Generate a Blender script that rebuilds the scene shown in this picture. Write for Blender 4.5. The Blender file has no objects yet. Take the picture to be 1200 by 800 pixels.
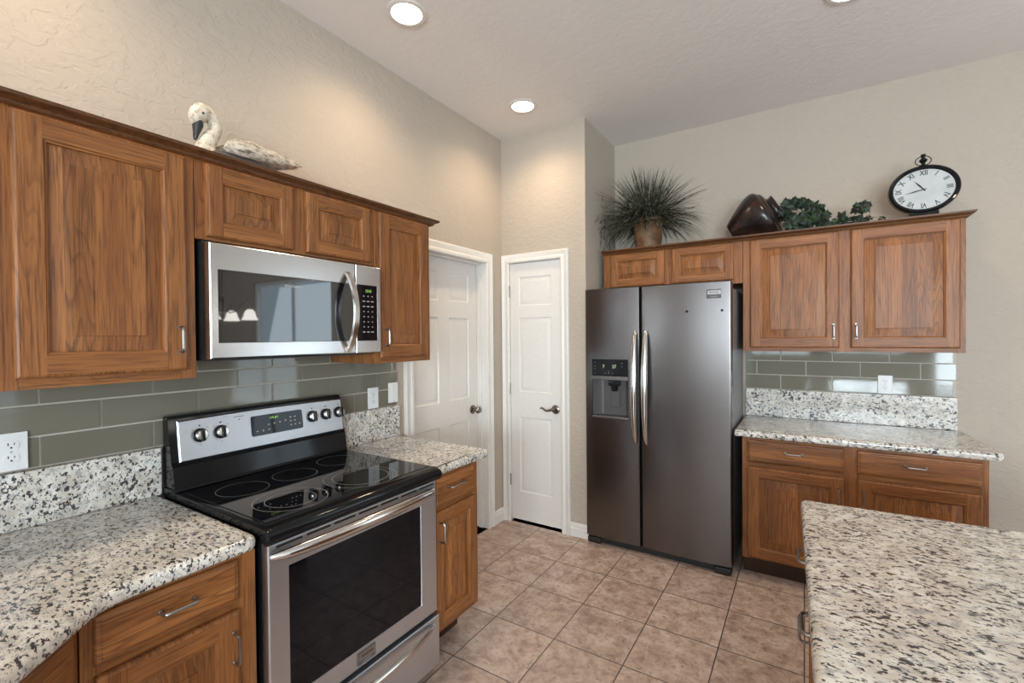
import bpy, bmesh, math, random
from mathutils import Vector, Matrix
random.seed(7)
R = math.radians
sc = bpy.context.scene
COL = sc.collection

# ------------------------------------------------------------------ camera
CAM = Vector((2.0206, 0.0, 1.45))
yaw, pitch, roll = R(32.461), R(-0.648), R(-0.502)
f_ = Vector((-math.sin(yaw) * math.cos(pitch), math.cos(yaw) * math.cos(pitch), math.sin(pitch)))
r_ = Vector((math.cos(yaw), math.sin(yaw), 0))
u_ = r_.cross(f_)
r2 = r_ * math.cos(roll) + u_ * math.sin(roll)
u2 = -r_ * math.sin(roll) + u_ * math.cos(roll)
cd = bpy.data.cameras.new('camera')
cam = bpy.data.objects.new('camera', cd)
COL.objects.link(cam)
cd.sensor_width = 36.0
cd.lens = 539.0 / 1200 * 36
cd.clip_start = 0.02
m3 = Matrix((r2, u2, -f_)).transposed()
cam.matrix_world = Matrix.Translation(CAM) @ m3.to_4x4()
sc.camera = cam

# ------------------------------------------------------------------ light and exposure
sc.view_settings.view_transform = 'Standard'
sc.view_settings.look = 'None'
sc.view_settings.gamma = 1
sc.view_settings.use_curve_mapping = False
sc.view_settings.exposure = 0.45
w = bpy.data.worlds.new('sky')
sc.world = w
w.use_nodes = True
bg = w.node_tree.nodes['Background']
bg.inputs[0].default_value = (0.72, 0.86, 1.0, 1)
bg.inputs[1].default_value = 1.2
COOL = (0.80, 0.90, 1.0)
WARM = (1.0, 0.76, 0.50)


def area(name, loc, target, sx, sy, power, color):
    d = bpy.data.lights.new(name, 'AREA')
    d.shape = 'RECTANGLE'
    d.size, d.size_y = sx, sy
    d.energy = power
    d.color = color
    o = bpy.data.objects.new(name, d)
    COL.objects.link(o)
    o.location = loc
    o.rotation_euler = (Vector(target) - Vector(loc)).to_track_quat('-Z', 'Y').to_euler()
    return o


WIN_N = (3.75, 5.55, 0.45, 2.25)
WIN_S1 = (0.35, 2.15, 0.95, 2.35)
WIN_S2 = (4.1, 6.3, 0.08, 2.35)
WIN_FILL = (2.45, 3.75, 1.05, 2.4)  # added window behind the camera, placed to light the fridge wall
WIN_E = (-2.6, 1.6, 0.4, 2.4)
P_N, P_S1, P_S2, P_FILL, P_E, P_CAN = 15, 42, 230, 190, 10, 20
area('daylight_north', (4.65, 3.86, 1.35), (4.65, 0, 2.2), 1.8, 1.8, P_N, COOL)
area('daylight_south', (1.25, -4.72, 1.65), (1.25, 0, 2.5), 1.8, 1.4, P_S1, COOL)
area('daylight_patio', (5.2, -4.72, 1.2), (4.0, 0, 2.4), 2.2, 2.27, P_S2, COOL)
area('added_fill_south', (3.1, -4.72, 1.72), (2.7, 0, 2.1), 1.3, 1.35, P_FILL, COOL)  # added fill lamp behind the made-up window, brightens the fridge wall head-on
area('daylight_east', (6.72, -0.5, 1.4), (0, -0.5, 3.2), 4.2, 2.0, P_E, COOL)


# ------------------------------------------------------------------ materials
class NT:
    def __init__(s, name):
        s.m = bpy.data.materials.new(name)
        s.m.use_nodes = True
        s.t = s.m.node_tree
        s.b = s.t.nodes['Principled BSDF']

    def n(s, typ, props=None, **inp):
        nd = s.t.nodes.new(typ)
        for k, v in (props or {}).items():
            setattr(nd, k, v)
        for k, v in inp.items():
            key = int(k[1:]) if k[0] == 'i' and k[1:].isdigit() else k.replace('_', ' ')
            s.set(nd.inputs[key], v)
        return nd

    def set(s, sock, v):
        if isinstance(v, bpy.types.NodeSocket):
            s.t.links.new(v, sock)
        elif isinstance(v, bpy.types.Node):
            s.t.links.new(v.outputs[0], sock)
        else:
            sock.default_value = v

    def math(s, op, a, b=0.0, c=0.0):
        nd = s.t.nodes.new('ShaderNodeMath')
        nd.operation = op
        for i, v in enumerate((a, b, c)):
            s.set(nd.inputs[i], v)
        return nd.outputs[0]

    def vmath(s, op, a, b):
        nd = s.t.nodes.new('ShaderNodeVectorMath')
        nd.operation = op
        s.set(nd.inputs[0], a)
        if op == 'SCALE':
            s.set(nd.inputs[3], b)
        else:
            s.set(nd.inputs[1], b)
        return nd.outputs[0]

    def ramp(s, fac, stops, interp='LINEAR'):
        nd = s.t.nodes.new('ShaderNodeValToRGB')
        e = nd.color_ramp
        e.interpolation = interp
        while len(e.elements) < len(stops):
            e.elements.new(0.5)
        for el, (p, c) in zip(e.elements, stops):
            el.position = p
            el.color = c if len(c) == 4 else (*c, 1)
        s.set(nd.inputs[0], fac)
        return nd.outputs[0]

    def mix(s, fac, a, b, mode='MIX'):
        nd = s.t.nodes.new('ShaderNodeMix')
        nd.data_type = 'RGBA'
        nd.blend_type = mode
        s.set(nd.inputs[0], fac)
        s.set(nd.inputs[6], a if isinstance(a, (bpy.types.NodeSocket, bpy.types.Node)) else (*a, 1))
        s.set(nd.inputs[7], b if isinstance(b, (bpy.types.NodeSocket, bpy.types.Node)) else (*b, 1))
        return nd.outputs[2]

    def noise(s, vec, scale, detail=2.0, rough=0.5, dist=0.0):
        return s.n('ShaderNodeTexNoise', Vector=vec, Scale=scale, Detail=detail, Roughness=rough, Distortion=dist).outputs[0]

    def bump(s, h, strength, distance):
        nd = s.n('ShaderNodeBump', Strength=strength, Distance=distance, Height=h)
        s.t.links.new(nd.outputs[0], s.b.inputs['Normal'])

    def obj(s):
        return s.n('ShaderNodeTexCoord').outputs['Object']

    def p(s, **kw):
        for k, v in kw.items():
            s.set(s.b.inputs[k.replace('_', ' ')], v)
        return s


def plain(name, col, rough=0.5, metal=0.0, **kw):
    k = NT(name)
    tc = k.obj()
    v = k.noise(tc, 35.0, 2)
    c = k.mix(v, [x * 0.95 for x in col[:3]], [min(1, x * 1.05) for x in col[:3]])
    k.p(Base_Color=c, Roughness=rough, Metallic=metal, **kw)
    return k.m


def emit(name, col, strength):
    k = NT(name)
    k.p(Base_Color=(0, 0, 0, 1), Emission_Color=(*col, 1), Emission_Strength=strength, Roughness=0.4)
    return k.m


def wood(name, grain, boards=None, bw=0.062, gain=1.0):
    k = NT(name)
    tc = k.obj()
    rnd = k.n('ShaderNodeObjectInfo').outputs['Random']
    off = k.math('MULTIPLY', rnd, 41.0)
    if boards:
        sep = k.n('ShaderNodeSeparateXYZ', i0=tc)
        ax = sep.outputs[{'X': 0, 'Z': 2}[boards]]
        idn = k.math('FLOOR', k.math('ADD', k.math('DIVIDE', ax, bw), off))
        wn = k.n('ShaderNodeTexWhiteNoise', {'noise_dimensions': '1D'}, W=idn).outputs[0]
        off = k.math('ADD', off, k.math('MULTIPLY', wn, 17.0))
    ov = k.n('ShaderNodeCombineXYZ', i0=off, i1=off, i2=off)
    scl = (1, 0.12, 0.075) if grain == 'Z' else (0.075, 0.12, 1)
    v = k.vmath('MULTIPLY', tc, scl)
    v = k.vmath('ADD', v, ov)
    n1 = k.noise(v, 9.0, 2, 0.45, 0.25)
    fr = k.math('FRACT', k.math('MULTIPLY', n1, 26.0))
    rings = k.ramp(fr, [(0.0, (0, 0, 0)), (0.6, (0.06,) * 3), (0.87, (1, 1, 1)), (0.96, (0.25,) * 3), (1.0, (0, 0, 0))])
    v2 = k.vmath('MULTIPLY', tc, (1, 0.3, 0.03) if grain == 'Z' else (0.03, 0.3, 1))
    v2 = k.vmath('ADD', v2, ov)
    pores = k.ramp(k.noise(v2, 210, 3, 0.65), [(0.47, (0, 0, 0)), (0.66, (1, 1, 1))])
    tone = k.ramp(k.noise(v, 22.0, 4, 0.65, 0.1), [(0.28, (0, 0, 0)), (0.72, (1, 1, 1))])
    g = gain
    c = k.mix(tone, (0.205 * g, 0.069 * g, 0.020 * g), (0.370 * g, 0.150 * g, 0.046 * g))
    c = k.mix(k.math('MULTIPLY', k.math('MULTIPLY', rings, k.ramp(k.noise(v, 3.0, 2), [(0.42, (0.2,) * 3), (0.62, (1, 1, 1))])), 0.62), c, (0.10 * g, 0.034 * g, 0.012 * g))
    c = k.mix(k.math('MULTIPLY', pores, 0.72), c, (0.075 * g, 0.028 * g, 0.011 * g))
    if boards:
        t = k.math('ADD', k.math('MULTIPLY', wn, 0.40), 0.80)
        tv = k.n('ShaderNodeCombineColor', i0=t, i1=t, i2=t).outputs[0]
        c = k.mix(1.0, c, tv, 'MULTIPLY')
    k.p(Base_Color=c, Roughness=0.40, Specular_IOR_Level=0.35)
    k.bump(pores, 0.06, 0.002)
    return k.m


def granite():
    k = NT('granite')
    tc = k.obj()
    rot = k.n('ShaderNodeMapping', Vector=tc, Rotation=(0.5, 0.35, R(38)), Scale=(1.0, 1.75, 1.35))
    v = rot.outputs[0]
    wob = k.noise(tc, 9, 2)
    base = k.ramp(k.noise(tc, 22, 4, 0.6), [(0.32, (0.55, 0.50, 0.44)), (0.5, (0.69, 0.645, 0.58)), (0.68, (0.82, 0.80, 0.75))])
    cloud = k.ramp(k.noise(v, 30, 3, 0.6, 0.4), [(0.52, (0, 0, 0)), (0.62, (1, 1, 1))])
    c = k.mix(k.math('MULTIPLY', cloud, 0.62), base, (0.30, 0.30, 0.31))
    bl = k.ramp(k.math('ADD', k.noise(v, 58, 3, 0.64, 0.25), k.math('MULTIPLY', wob, 0.16)), [(0.636, (0, 0, 0)), (0.664, (1, 1, 1))])
    c = k.mix(k.math('MULTIPLY', bl, 0.95), c, (0.030, 0.030, 0.036))
    v3 = k.vmath('ADD', v, (7.3, 2.1, 5.5))
    b2 = k.ramp(k.noise(v3, 105, 2, 0.6, 0.2), [(0.63, (0, 0, 0)), (0.67, (1, 1, 1))])
    c = k.mix(k.math('MULTIPLY', b2, 0.8), c, (0.07, 0.07, 0.08))
    v4 = k.vmath('ADD', v, (1.3, 9.1, 3.5))
    br = k.ramp(k.noise(v4, 48, 2, 0.5), [(0.67, (0, 0, 0)), (0.70, (1, 1, 1))])
    c = k.mix(br, c, (0.07, 0.022, 0.022))
    k.p(Base_Color=c, Roughness=0.16, Specular_IOR_Level=0.6)
    return k.m


def wall_mat(name, col, bs=0.35):
    k = NT(name)
    tc = k.obj()
    v = k.n('ShaderNodeMapping', Vector=tc, Scale=(1, 1, 1.5)).outputs[0]
    a = k.ramp(k.noise(v, 21, 4, 0.55, 0.6), [(0.46, (0, 0, 0)), (0.56, (1, 1, 1))])
    b = k.noise(tc, 130, 2)
    h = k.math('ADD', a, k.math('MULTIPLY', b, 0.25))
    k.bump(h, bs, 0.004)
    k.p(Base_Color=k.mix(k.noise(tc, 3, 2), [x * 0.97 for x in col], [x * 1.03 for x in col]), Roughness=0.75, Specular_IOR_Level=0.25)
    return k.m


def floor_mat():
    k = NT('floor_tile')
    tc = k.obj()
    v = k.vmath('ADD', tc, (-0.333 + 3.37, -0.223 + 6.86, 0))
    br = k.n('ShaderNodeTexBrick', {'offset': 0.0, 'squash': 1.0}, Vector=v, Color1=(0, 0, 0, 1), Color2=(1, 1, 1, 1),
             Mortar=(0.5, 0.5, 0.5, 1), Scale=1.0, Mortar_Size=0.0028, Mortar_Smooth=0.1, Bias=0.0, Brick_Width=0.337, Row_Height=0.3433)
    tint = br.outputs[0]
    mort = br.outputs[1]
    seed = k.vmath('SCALE', tint, 11.0)
    vv = k.vmath('ADD', tc, seed)
    big = k.ramp(k.noise(vv, 13, 7, 0.72, 0.3), [(0.34, (0.30, 0.20, 0.158)), (0.5, (0.475, 0.35, 0.287)), (0.66, (0.63, 0.51, 0.44))])
    sp = k.ramp(k.noise(vv, 75, 3, 0.6), [(0.52, (0, 0, 0)), (0.66, (1, 1, 1))])
    c = k.mix(k.math('MULTIPLY', sp, 0.38), big, (0.50, 0.42, 0.37))
    dk = k.ramp(k.noise(vv, 42, 3, 0.6), [(0.56, (0, 0, 0)), (0.68, (1, 1, 1))])
    c = k.mix(k.math('MULTIPLY', dk, 0.5), c, (0.17, 0.11, 0.085))
    t = k.math('ADD', k.math('MULTIPLY', k.n('ShaderNodeRGBToBW', i0=tint).outputs[0], 0.18), 0.91)
    c = k.mix(1.0, c, k.n('ShaderNodeCombineColor', i0=t, i1=t, i2=t).outputs[0], 'MULTIPLY')
    c = k.mix(mort, c, (0.09, 0.072, 0.06))
    h = k.math('SUBTRACT', k.math('MULTIPLY', k.noise(vv, 28, 3), 0.25), mort)
    k.bump(h, 0.35, 0.003)
    k.p(Base_Color=c, Roughness=0.36)
    return k.m


def brushed(name, col, rough, axis='X', bs=0.03, rv=0.12):
    k = NT(name)
    tc = k.obj()
    s = (1.5, 200, 260) if axis == 'X' else (260, 200, 1.5)
    v = k.vmath('MULTIPLY', tc, s)
    n = k.noise(v, 1.0, 2)
    if bs:
        k.bump(n, bs, 0.001)
    rr = k.math('ADD', k.math('MULTIPLY', n, rv), rough - rv / 2)
    k.p(Base_Color=(*col, 1), Metallic=1.0, Roughness=rr)
    return k.m


M = {}
M['wv'] = wood('hickory_upright', 'Z')
M['wh'] = wood('hickory_lengthwise', 'X')
M['wp'] = wood('hickory_panel', 'Z', 'X')
M['wd'] = wood('hickory_drawer', 'X', 'Z', 0.045)
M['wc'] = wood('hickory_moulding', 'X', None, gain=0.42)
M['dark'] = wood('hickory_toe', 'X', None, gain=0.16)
M['granite'] = granite()
M['wall'] = wall_mat('wall_paint', (0.455, 0.392, 0.325), 0.36)
M['wall2'] = wall_mat('wall_paint_dining', (0.455, 0.392, 0.325), 0.36)
M['ceil'] = wall_mat('ceiling_paint', (0.80, 0.765, 0.74), 0.12)
M['floor'] = floor_mat()
M['white'] = plain('white_paint', (0.74, 0.71, 0.67), 0.38)
M['plastic'] = plain('white_plastic', (0.78, 0.78, 0.78), 0.35)
M['slot'] = plain('socket_slot', (0.02, 0.02, 0.02), 0.5)
M['ss'] = brushed('stainless', (0.62, 0.61, 0.61), 0.24)
M['ssr'] = brushed('stainless_range', (0.59, 0.615, 0.66), 0.36)
M['ssv'] = plain('stainless_fridge', (0.165, 0.151, 0.147), 0.27, 1.0)
M['sspol'] = plain('polished_steel', (0.62, 0.60, 0.58), 0.16, 1.0)
M['nickel'] = plain('satin_nickel', (0.36, 0.345, 0.33), 0.28, 1.0)
M['bronze'] = plain('pewter', (0.24, 0.215, 0.195), 0.28, 1.0)
M['black'] = plain('black_enamel', (0.008, 0.008, 0.009), 0.08, 0.0, Specular_IOR_Level=0.25)
M['blackm'] = plain('black_matte', (0.012, 0.012, 0.012), 0.55)
M['glass'] = plain('black_glass', (0.005, 0.005, 0.007), 0.03, 0.0, Specular_IOR_Level=0.3)
M['mwglass'] = plain('mirrored_black_glass', (0.006, 0.006, 0.008), 0.03, 0.0, Specular_IOR_Level=1.0, Coat_Weight=1.0, Coat_Roughness=0.02)
M['ring'] = plain('burner_marking', (0.38, 0.38, 0.39), 0.4)
M['grey'] = plain('grey_marking', (0.45, 0.45, 0.45), 0.5)
M['dgrey'] = plain('dark_grey_case', (0.085, 0.08, 0.08), 0.4)
M['green'] = emit('led_green', (0.40, 0.85, 0.18), 0.75)
M['led'] = emit('led_pale', (0.72, 0.90, 0.45), 0.7)
M['lamp'] = emit('lamp_lens', (1.0, 0.93, 0.83), 14.0)
k = NT('glass_tile')
tc = k.obj()
k.p(Base_Color=k.mix(k.noise(tc, 2.6, 1), (0.155, 0.143, 0.108), (0.20, 0.186, 0.146)), Roughness=0.05, Specular_IOR_Level=0.6)
M['tile'] = k.m
M['grout'] = plain('grout', (0.50, 0.46, 0.40), 0.8)
k = NT('window_glass')
tr = k.n('ShaderNodeBsdfTransparent', Color=(0.96, 0.98, 0.97, 1))
gl = k.n('ShaderNodeBsdfGlossy', Roughness=0.02)
mx = k.n('ShaderNodeMixShader', i0=0.06, i1=tr, i2=gl)
k.t.links.new(mx.outputs[0], k.t.nodes['Material Output'].inputs[0])
M['pane'] = k.m


# ------------------------------------------------------------------ mesh builder
class MB:
    def __init__(s):
        s.bm = bmesh.new()

    def v(s, p):
        return s.bm.verts.new(p)

    def face(s, pts, mi=0):
        vs = [p if isinstance(p, bmesh.types.BMVert) else s.bm.verts.new(p) for p in pts]
        try:
            f = s.bm.faces.new(vs)
            f.material_index = mi
            return f
        except ValueError:
            return None

    def box(s, x0, x1, y0, y1, z0, z1, bev=0.0, mi=0, seg=2):
        t = bmesh.new()
        bmesh.ops.create_cube(t, size=1.0)
        for q in t.verts:
            q.co = Vector(((x0 + x1) / 2 + q.co.x * (x1 - x0), (y0 + y1) / 2 + q.co.y * (y1 - y0), (z0 + z1) / 2 + q.co.z * (z1 - z0)))
        if bev:
            bmesh.ops.bevel(t, geom=list(t.edges), offset=bev, segments=seg, profile=0.5, affect='EDGES')
        s.merge(t, mi)
        return s

    def merge(s, t, mi=None):
        mp = {}
        for q in t.verts:
            mp[q] = s.bm.verts.new(q.co)
        for f in t.faces:
            nf = s.bm.faces.new([mp[q] for q in f.verts])
            nf.material_index = f.material_index if mi is None else mi
        t.free()

    def loops(s, loops, mi=0, cap0=True, cap1=True, closed=True):
        """loft between equal-length loops of points"""
        L = [[s.v(p) for p in lp] for lp in loops]
        n = len(L[0])
        for a, b in zip(L, L[1:]):
            for i in range(n if closed else n - 1):
                j = (i + 1) % n
                s.face([a[i], a[j], b[j], b[i]], mi)
        if cap0:
            s.face(list(reversed(L[0])), mi)
        if cap1:
            s.face(L[-1], mi)
        return s

    def tube(s, pts, r, n=10, mi=0, flat=None, up=None, cap=True):
        """tube along pts; r number or list; flat = ratio of second radius (number or list)"""
        pts = [Vector(p) for p in pts]
        N = len(pts)
        rr = r if isinstance(r, (list, tuple)) else [r] * N
        fl = flat if isinstance(flat, (list, tuple)) else [flat or 1.0] * N
        tang = []
        for i in range(N):
            d = pts[min(i + 1, N - 1)] - pts[max(i - 1, 0)]
            tang.append(d.normalized())
        ref = Vector(up) if up else (Vector((0, 0, 1)) if abs(tang[0].z) < 0.9 else Vector((1, 0, 0)))
        nrm = (ref - tang[0] * ref.dot(tang[0])).normalized()
        lps = []
        for i in range(N):
            nrm = (nrm - tang[i] * nrm.dot(tang[i])).normalized()
            b = tang[i].cross(nrm)
            lps.append([pts[i] + nrm * (rr[i] * math.cos(a)) + b * (rr[i] * fl[i] * math.sin(a)) for a in [2 * math.pi * q / n for q in range(n)]])
        s.loops(lps, mi, cap, cap)
        return s

    def lathe(s, prof, mat=None, n=32, mi=0, sx=1.0, sy=1.0, cap=True):
        """prof = [(r, h)] about local Z; mat places it"""
        mat = mat or Matrix()
        lps = []
        for r, h in prof:
            lps.append([mat @ Vector((r * sx * math.cos(a), r * sy * math.sin(a), h)) for a in [2 * math.pi * q / n for q in range(n)]])
        s.loops(lps, mi, cap, cap)
        return s

    def prism(s, poly, z0, z1, mi=0):
        s.loops([[(x, y, z0) for x, y in poly], [(x, y, z1) for x, y in poly]], mi)
        return s

    def build(s, name, mats, parent=None, angle=35, flat=False):
        bmesh.ops.recalc_face_normals(s.bm, faces=s.bm.faces)
        me = bpy.data.meshes.new(name)
        s.bm.to_mesh(me)
        s.bm.free()
        for m in (mats if isinstance(mats, (list, tuple)) else [mats]):
            me.materials.append(M[m] if isinstance(m, str) else m)
        if not flat:
            me.polygons.foreach_set('use_smooth', [True] * len(me.polygons))
            me.set_sharp_from_angle(angle=R(angle))
        o = bpy.data.objects.new(name, me)
        COL.objects.link(o)
        if not flat and angle < 60:
            wn = o.modifiers.new('weighted', 'WEIGHTED_NORMAL')
            wn.keep_sharp = True
            wn.weight = 80
        if parent:
            o.parent = parent
        return o


def tag(o, label, cat, group=None, kind=None):
    o['label'] = label
    o['category'] = cat
    if group:
        o['group'] = group
    if kind:
        o['kind'] = kind
    return o


def thing(name, label, cat, loc=(0, 0, 0), rz=0.0, group=None):
    o = bpy.data.objects.new(name, None)
    o.empty_display_size = 0.1
    COL.objects.link(o)
    o.location = loc
    o.rotation_euler = (0, 0, rz)
    return tag(o, label, cat, group)


def struct(o):
    o['kind'] = 'structure'
    return o


def rect(x0, x1, z0, z1, ins, y):
    return [(x0 + ins, y, z0 + ins), (x1 - ins, y, z0 + ins), (x1 - ins, y, z1 - ins), (x0 + ins, y, z1 - ins)]


def offset_poly(poly, d):
    """inset a CCW polygon by d (mitred)"""
    n = len(poly)
    out = []
    for i in range(n):
        p0, p1, p2 = Vector(poly[i - 1]), Vector(poly[i]), Vector(poly[(i + 1) % n])
        a, b = (p1 - p0).normalized(), (p2 - p1).normalized()
        na, nb = Vector((-a.y, a.x)), Vector((-b.y, b.x))
        m = na + nb
        m = m / max(0.3, m.dot(na))
        out.append(tuple(p1 + m * d))
    return out


def round_poly(poly, rads, seg=6):
    out = []
    n = len(poly)
    for i in range(n):
        r = rads[i]
        p0, p1, p2 = Vector(poly[i - 1]), Vector(poly[i]), Vector(poly[(i + 1) % n])
        if not r:
            out.append(tuple(p1))
            continue
        a, b = (p0 - p1).normalized(), (p2 - p1).normalized()
        A, B = p1 + a * r, p1 + b * r
        for q in range(seg + 1):
            t = q / seg
            out.append(tuple(A * (1 - t) ** 2 + p1 * (2 * t * (1 - t)) + B * t ** 2))
    return out


def moulding(mb, path, prof, mapf, mi=0):
    """sweep prof [(offset, height)] along the open 2-D path with mitres; mapf((x, y), h) -> 3-D"""
    n = len(path)
    lps = []
    for i in range(n):
        p = Vector(path[i])
        ds = []
        if i > 0:
            ds.append((p - Vector(path[i - 1])).normalized())
        if i < n - 1:
            ds.append((Vector(path[i + 1]) - p).normalized())
        na = Vector((ds[0].y, -ds[0].x))
        m = na
        if len(ds) == 2:
            nb = Vector((ds[1].y, -ds[1].x))
            m = na + nb
            m = m / m.dot(na)
        lps.append([mapf(p + m * o, h) for o, h in prof])
    mb.loops(lps, mi)
    return mb


def text(string, size, parent, mat, x, y, z, name='lettering', align='CENTER', rot=0.0, sx=1.0, bold=0.0):
    cu = bpy.data.curves.new(name, 'FONT')
    cu.body = string
    cu.size = size
    cu.align_x = align
    cu.align_y = 'CENTER'
    cu.offset = bold
    cu.resolution_u = 3
    t = bpy.data.objects.new(name, cu)
    COL.objects.link(t)
    bpy.context.view_layer.update()
    me = bpy.data.meshes.new_from_object(t)
    bpy.data.objects.remove(t)
    ca, sa = math.cos(rot), math.sin(rot)
    for q in me.vertices:
        px, pz = q.co.x * sx, q.co.y
        q.co = (x + px * ca - pz * sa, y, z + px * sa + pz * ca)
    me.materials.clear()
    me.materials.append(M[mat])
    o = bpy.data.objects.new(name, me)
    COL.objects.link(o)
    o.parent = parent
    return o


RL = R(90)    # units on the left wall: local X runs along world +Y, local -Y faces the room


# ------------------------------------------------------------------ room shell
ZC = 2.9925
YP, YF, XS = 3.038, 3.648, 0.7115


def holed(mb, a0, a1, z0, z1, holes, mapf, mi=0):
    """front and back of a wall with rectangular holes: mapf(a, z, side) with side 0/1"""
    A = sorted({a0, a1, *[h[0] for h in holes], *[h[1] for h in holes]})
    Z = sorted({z0, z1, *[h[2] for h in holes], *[h[3] for h in holes]})

    def inside(a, z):
        return any(h[0] < a < h[1] and h[2] < z < h[3] for h in holes)
    for i in range(len(A) - 1):
        for j in range(len(Z) - 1):
            if inside((A[i] + A[i + 1]) / 2, (Z[j] + Z[j + 1]) / 2):
                continue
            for sd in (0, 1):
                mb.face([mapf(A[i], Z[j], sd), mapf(A[i + 1], Z[j], sd), mapf(A[i + 1], Z[j + 1], sd), mapf(A[i], Z[j + 1], sd)], mi)
    for r in [(a0, a1, z0, z1), *holes]:
        c = [(r[0], r[2]), (r[1], r[2]), (r[1], r[3]), (r[0], r[3])]
        for q in range(4):
            (aa, za), (ab, zb) = c[q], c[(q + 1) % 4]
            mb.face([mapf(aa, za, 0), mapf(ab, zb, 0), mapf(ab, zb, 1), mapf(aa, za, 1)], mi)
    return mb


D1 = (2.042, 2.813, 2.0)       # door in the range wall: clear opening y0, y1, head
D2 = (0.068, 0.516, 2.018)     # pantry door: x0, x1, head
b = MB(); holed(b, -4.5, YP + 0.12, 0, ZC, [(D1[0] - 0.02, D1[1] + 0.02, 0.0, D1[2] + 0.02)], lambda a, z, s: (0 - 0.12 * s, a, z))
bmesh.ops.remove_doubles(b.bm, verts=b.bm.verts, dist=1e-5)
struct(b.build('wall_left', 'wall', flat=True))
b = MB(); holed(b, 0.0, XS, 0, ZC, [(D2[0] - 0.02, D2[1] + 0.02, 0.0, D2[2] + 0.02)], lambda a, z, s: (a, YP + 0.12 * s, z))
bmesh.ops.remove_doubles(b.bm, verts=b.bm.verts, dist=1e-5)
struct(b.build('wall_pantry', 'wall', flat=True))
b = MB(); b.box(XS - 0.12, XS, YP + 0.12, YF + 0.12, 0, ZC); struct(b.build('wall_return', 'wall', flat=True))
b = MB(); holed(b, XS, 6.62, 0, ZC, [WIN_N], lambda a, z, s: (a, YF + 0.12 * s, z))
bmesh.ops.remove_doubles(b.bm, verts=b.bm.verts, dist=1e-5)
struct(b.build('wall_back', 'wall', flat=True))
b = MB(); holed(b, -4.5, YF, 0, ZC, [WIN_E], lambda a, z, s: (6.5 + 0.12 * s, a, z))
bmesh.ops.remove_doubles(b.bm, verts=b.bm.verts, dist=1e-5)
struct(b.build('wall_right', 'wall2', flat=True))
b = MB(); holed(b, -0.12, 6.62, 0, ZC, [WIN_S1, WIN_FILL, WIN_S2], lambda a, z, s: (a, -4.5 - 0.12 * s, z))
bmesh.ops.remove_doubles(b.bm, verts=b.bm.verts, dist=1e-5)
struct(b.build('wall_front', 'wall2', flat=True))
b = MB(); b.box(-0.3, 6.62, -4.62, YF + 0.12, -0.1, 0.0); struct(b.build('floor', 'floor', flat=True))
b = MB(); b.box(-0.3, 6.62, -4.62, YF + 0.12, ZC, ZC + 0.1); struct(b.build('ceiling', 'ceil', flat=True))


def window(num, a0, a1, z0, z1, mapf, cols, rows):
    """mapf(a, d, z): d into the wall"""
    def bar(mb, p0, p1, q0, q1, d0, d1):
        c = [mapf(a, d, z) for a in (p0, p1) for d in (d0, d1) for z in (q0, q1)]
        xs, ys, zs = zip(*c)
        mb.box(min(xs), max(xs), min(ys), max(ys), min(zs), max(zs), 0.004)
    fr = MB()
    t = 0.05
    bar(fr, a0, a1, z0, z0 + t, 0.03, 0.09); bar(fr, a0, a1, z1 - t, z1, 0.03, 0.09)
    bar(fr, a0, a0 + t, z0 + t, z1 - t, 0.03, 0.09); bar(fr, a1 - t, a1, z0 + t, z1 - t, 0.03, 0.09)
    for c in range(1, cols):
        x = a0 + (a1 - a0) * c / cols
        bar(fr, x - 0.02, x + 0.02, z0 + t, z1 - t, 0.045, 0.075)
    for c in range(1, rows):
        z = z0 + (z1 - z0) * c / rows
        bar(fr, a0 + t, a1 - t, z - 0.012, z + 0.012, 0.047, 0.073)
    o = struct(fr.build('window_%d' % num, 'white'))
    pn = MB(); bar(pn, a0 + t, a1 - t, z0 + t, z1 - t, 0.058, 0.062)
    pn.build('pane', 'pane', o)


window(1, *WIN_N, lambda a, d, z: (a, YF + d, z), 2, 1)
window(2, *WIN_S1, lambda a, d, z: (a, -4.5 - d, z), 2, 2)
window(3, *WIN_S2, lambda a, d, z: (a, -4.5 - d, z), 2, 1)
window(5, *WIN_FILL, lambda a, d, z: (a, -4.5 - d, z), 2, 2)  # made-up window that the added south fill shines through
window(4, *WIN_E, lambda a, d, z: (6.5 + d, a, z), 3, 1)

# casings, jambs and baseboards
CAS = [(0.0, 0.0), (0.0, 0.012), (0.006, 0.016), (0.02, 0.016), (0.03, 0.011), (0.042, 0.012), (0.056, 0.019), (0.066, 0.02), (0.072, 0.017), (0.075, 0.0)]


def casing(name, a0, a1, zt, width, mapf):
    s = width / 0.075
    mb = MB()
    moulding(mb, [(a0, 0.0), (a0, zt), (a1, zt), (a1, 0.0)][::-1], [(o * s, h) for o, h in CAS], lambda p, h: mapf(p.x, h, p.y))
    return struct(mb.build(name, 'white', angle=25))


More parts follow.
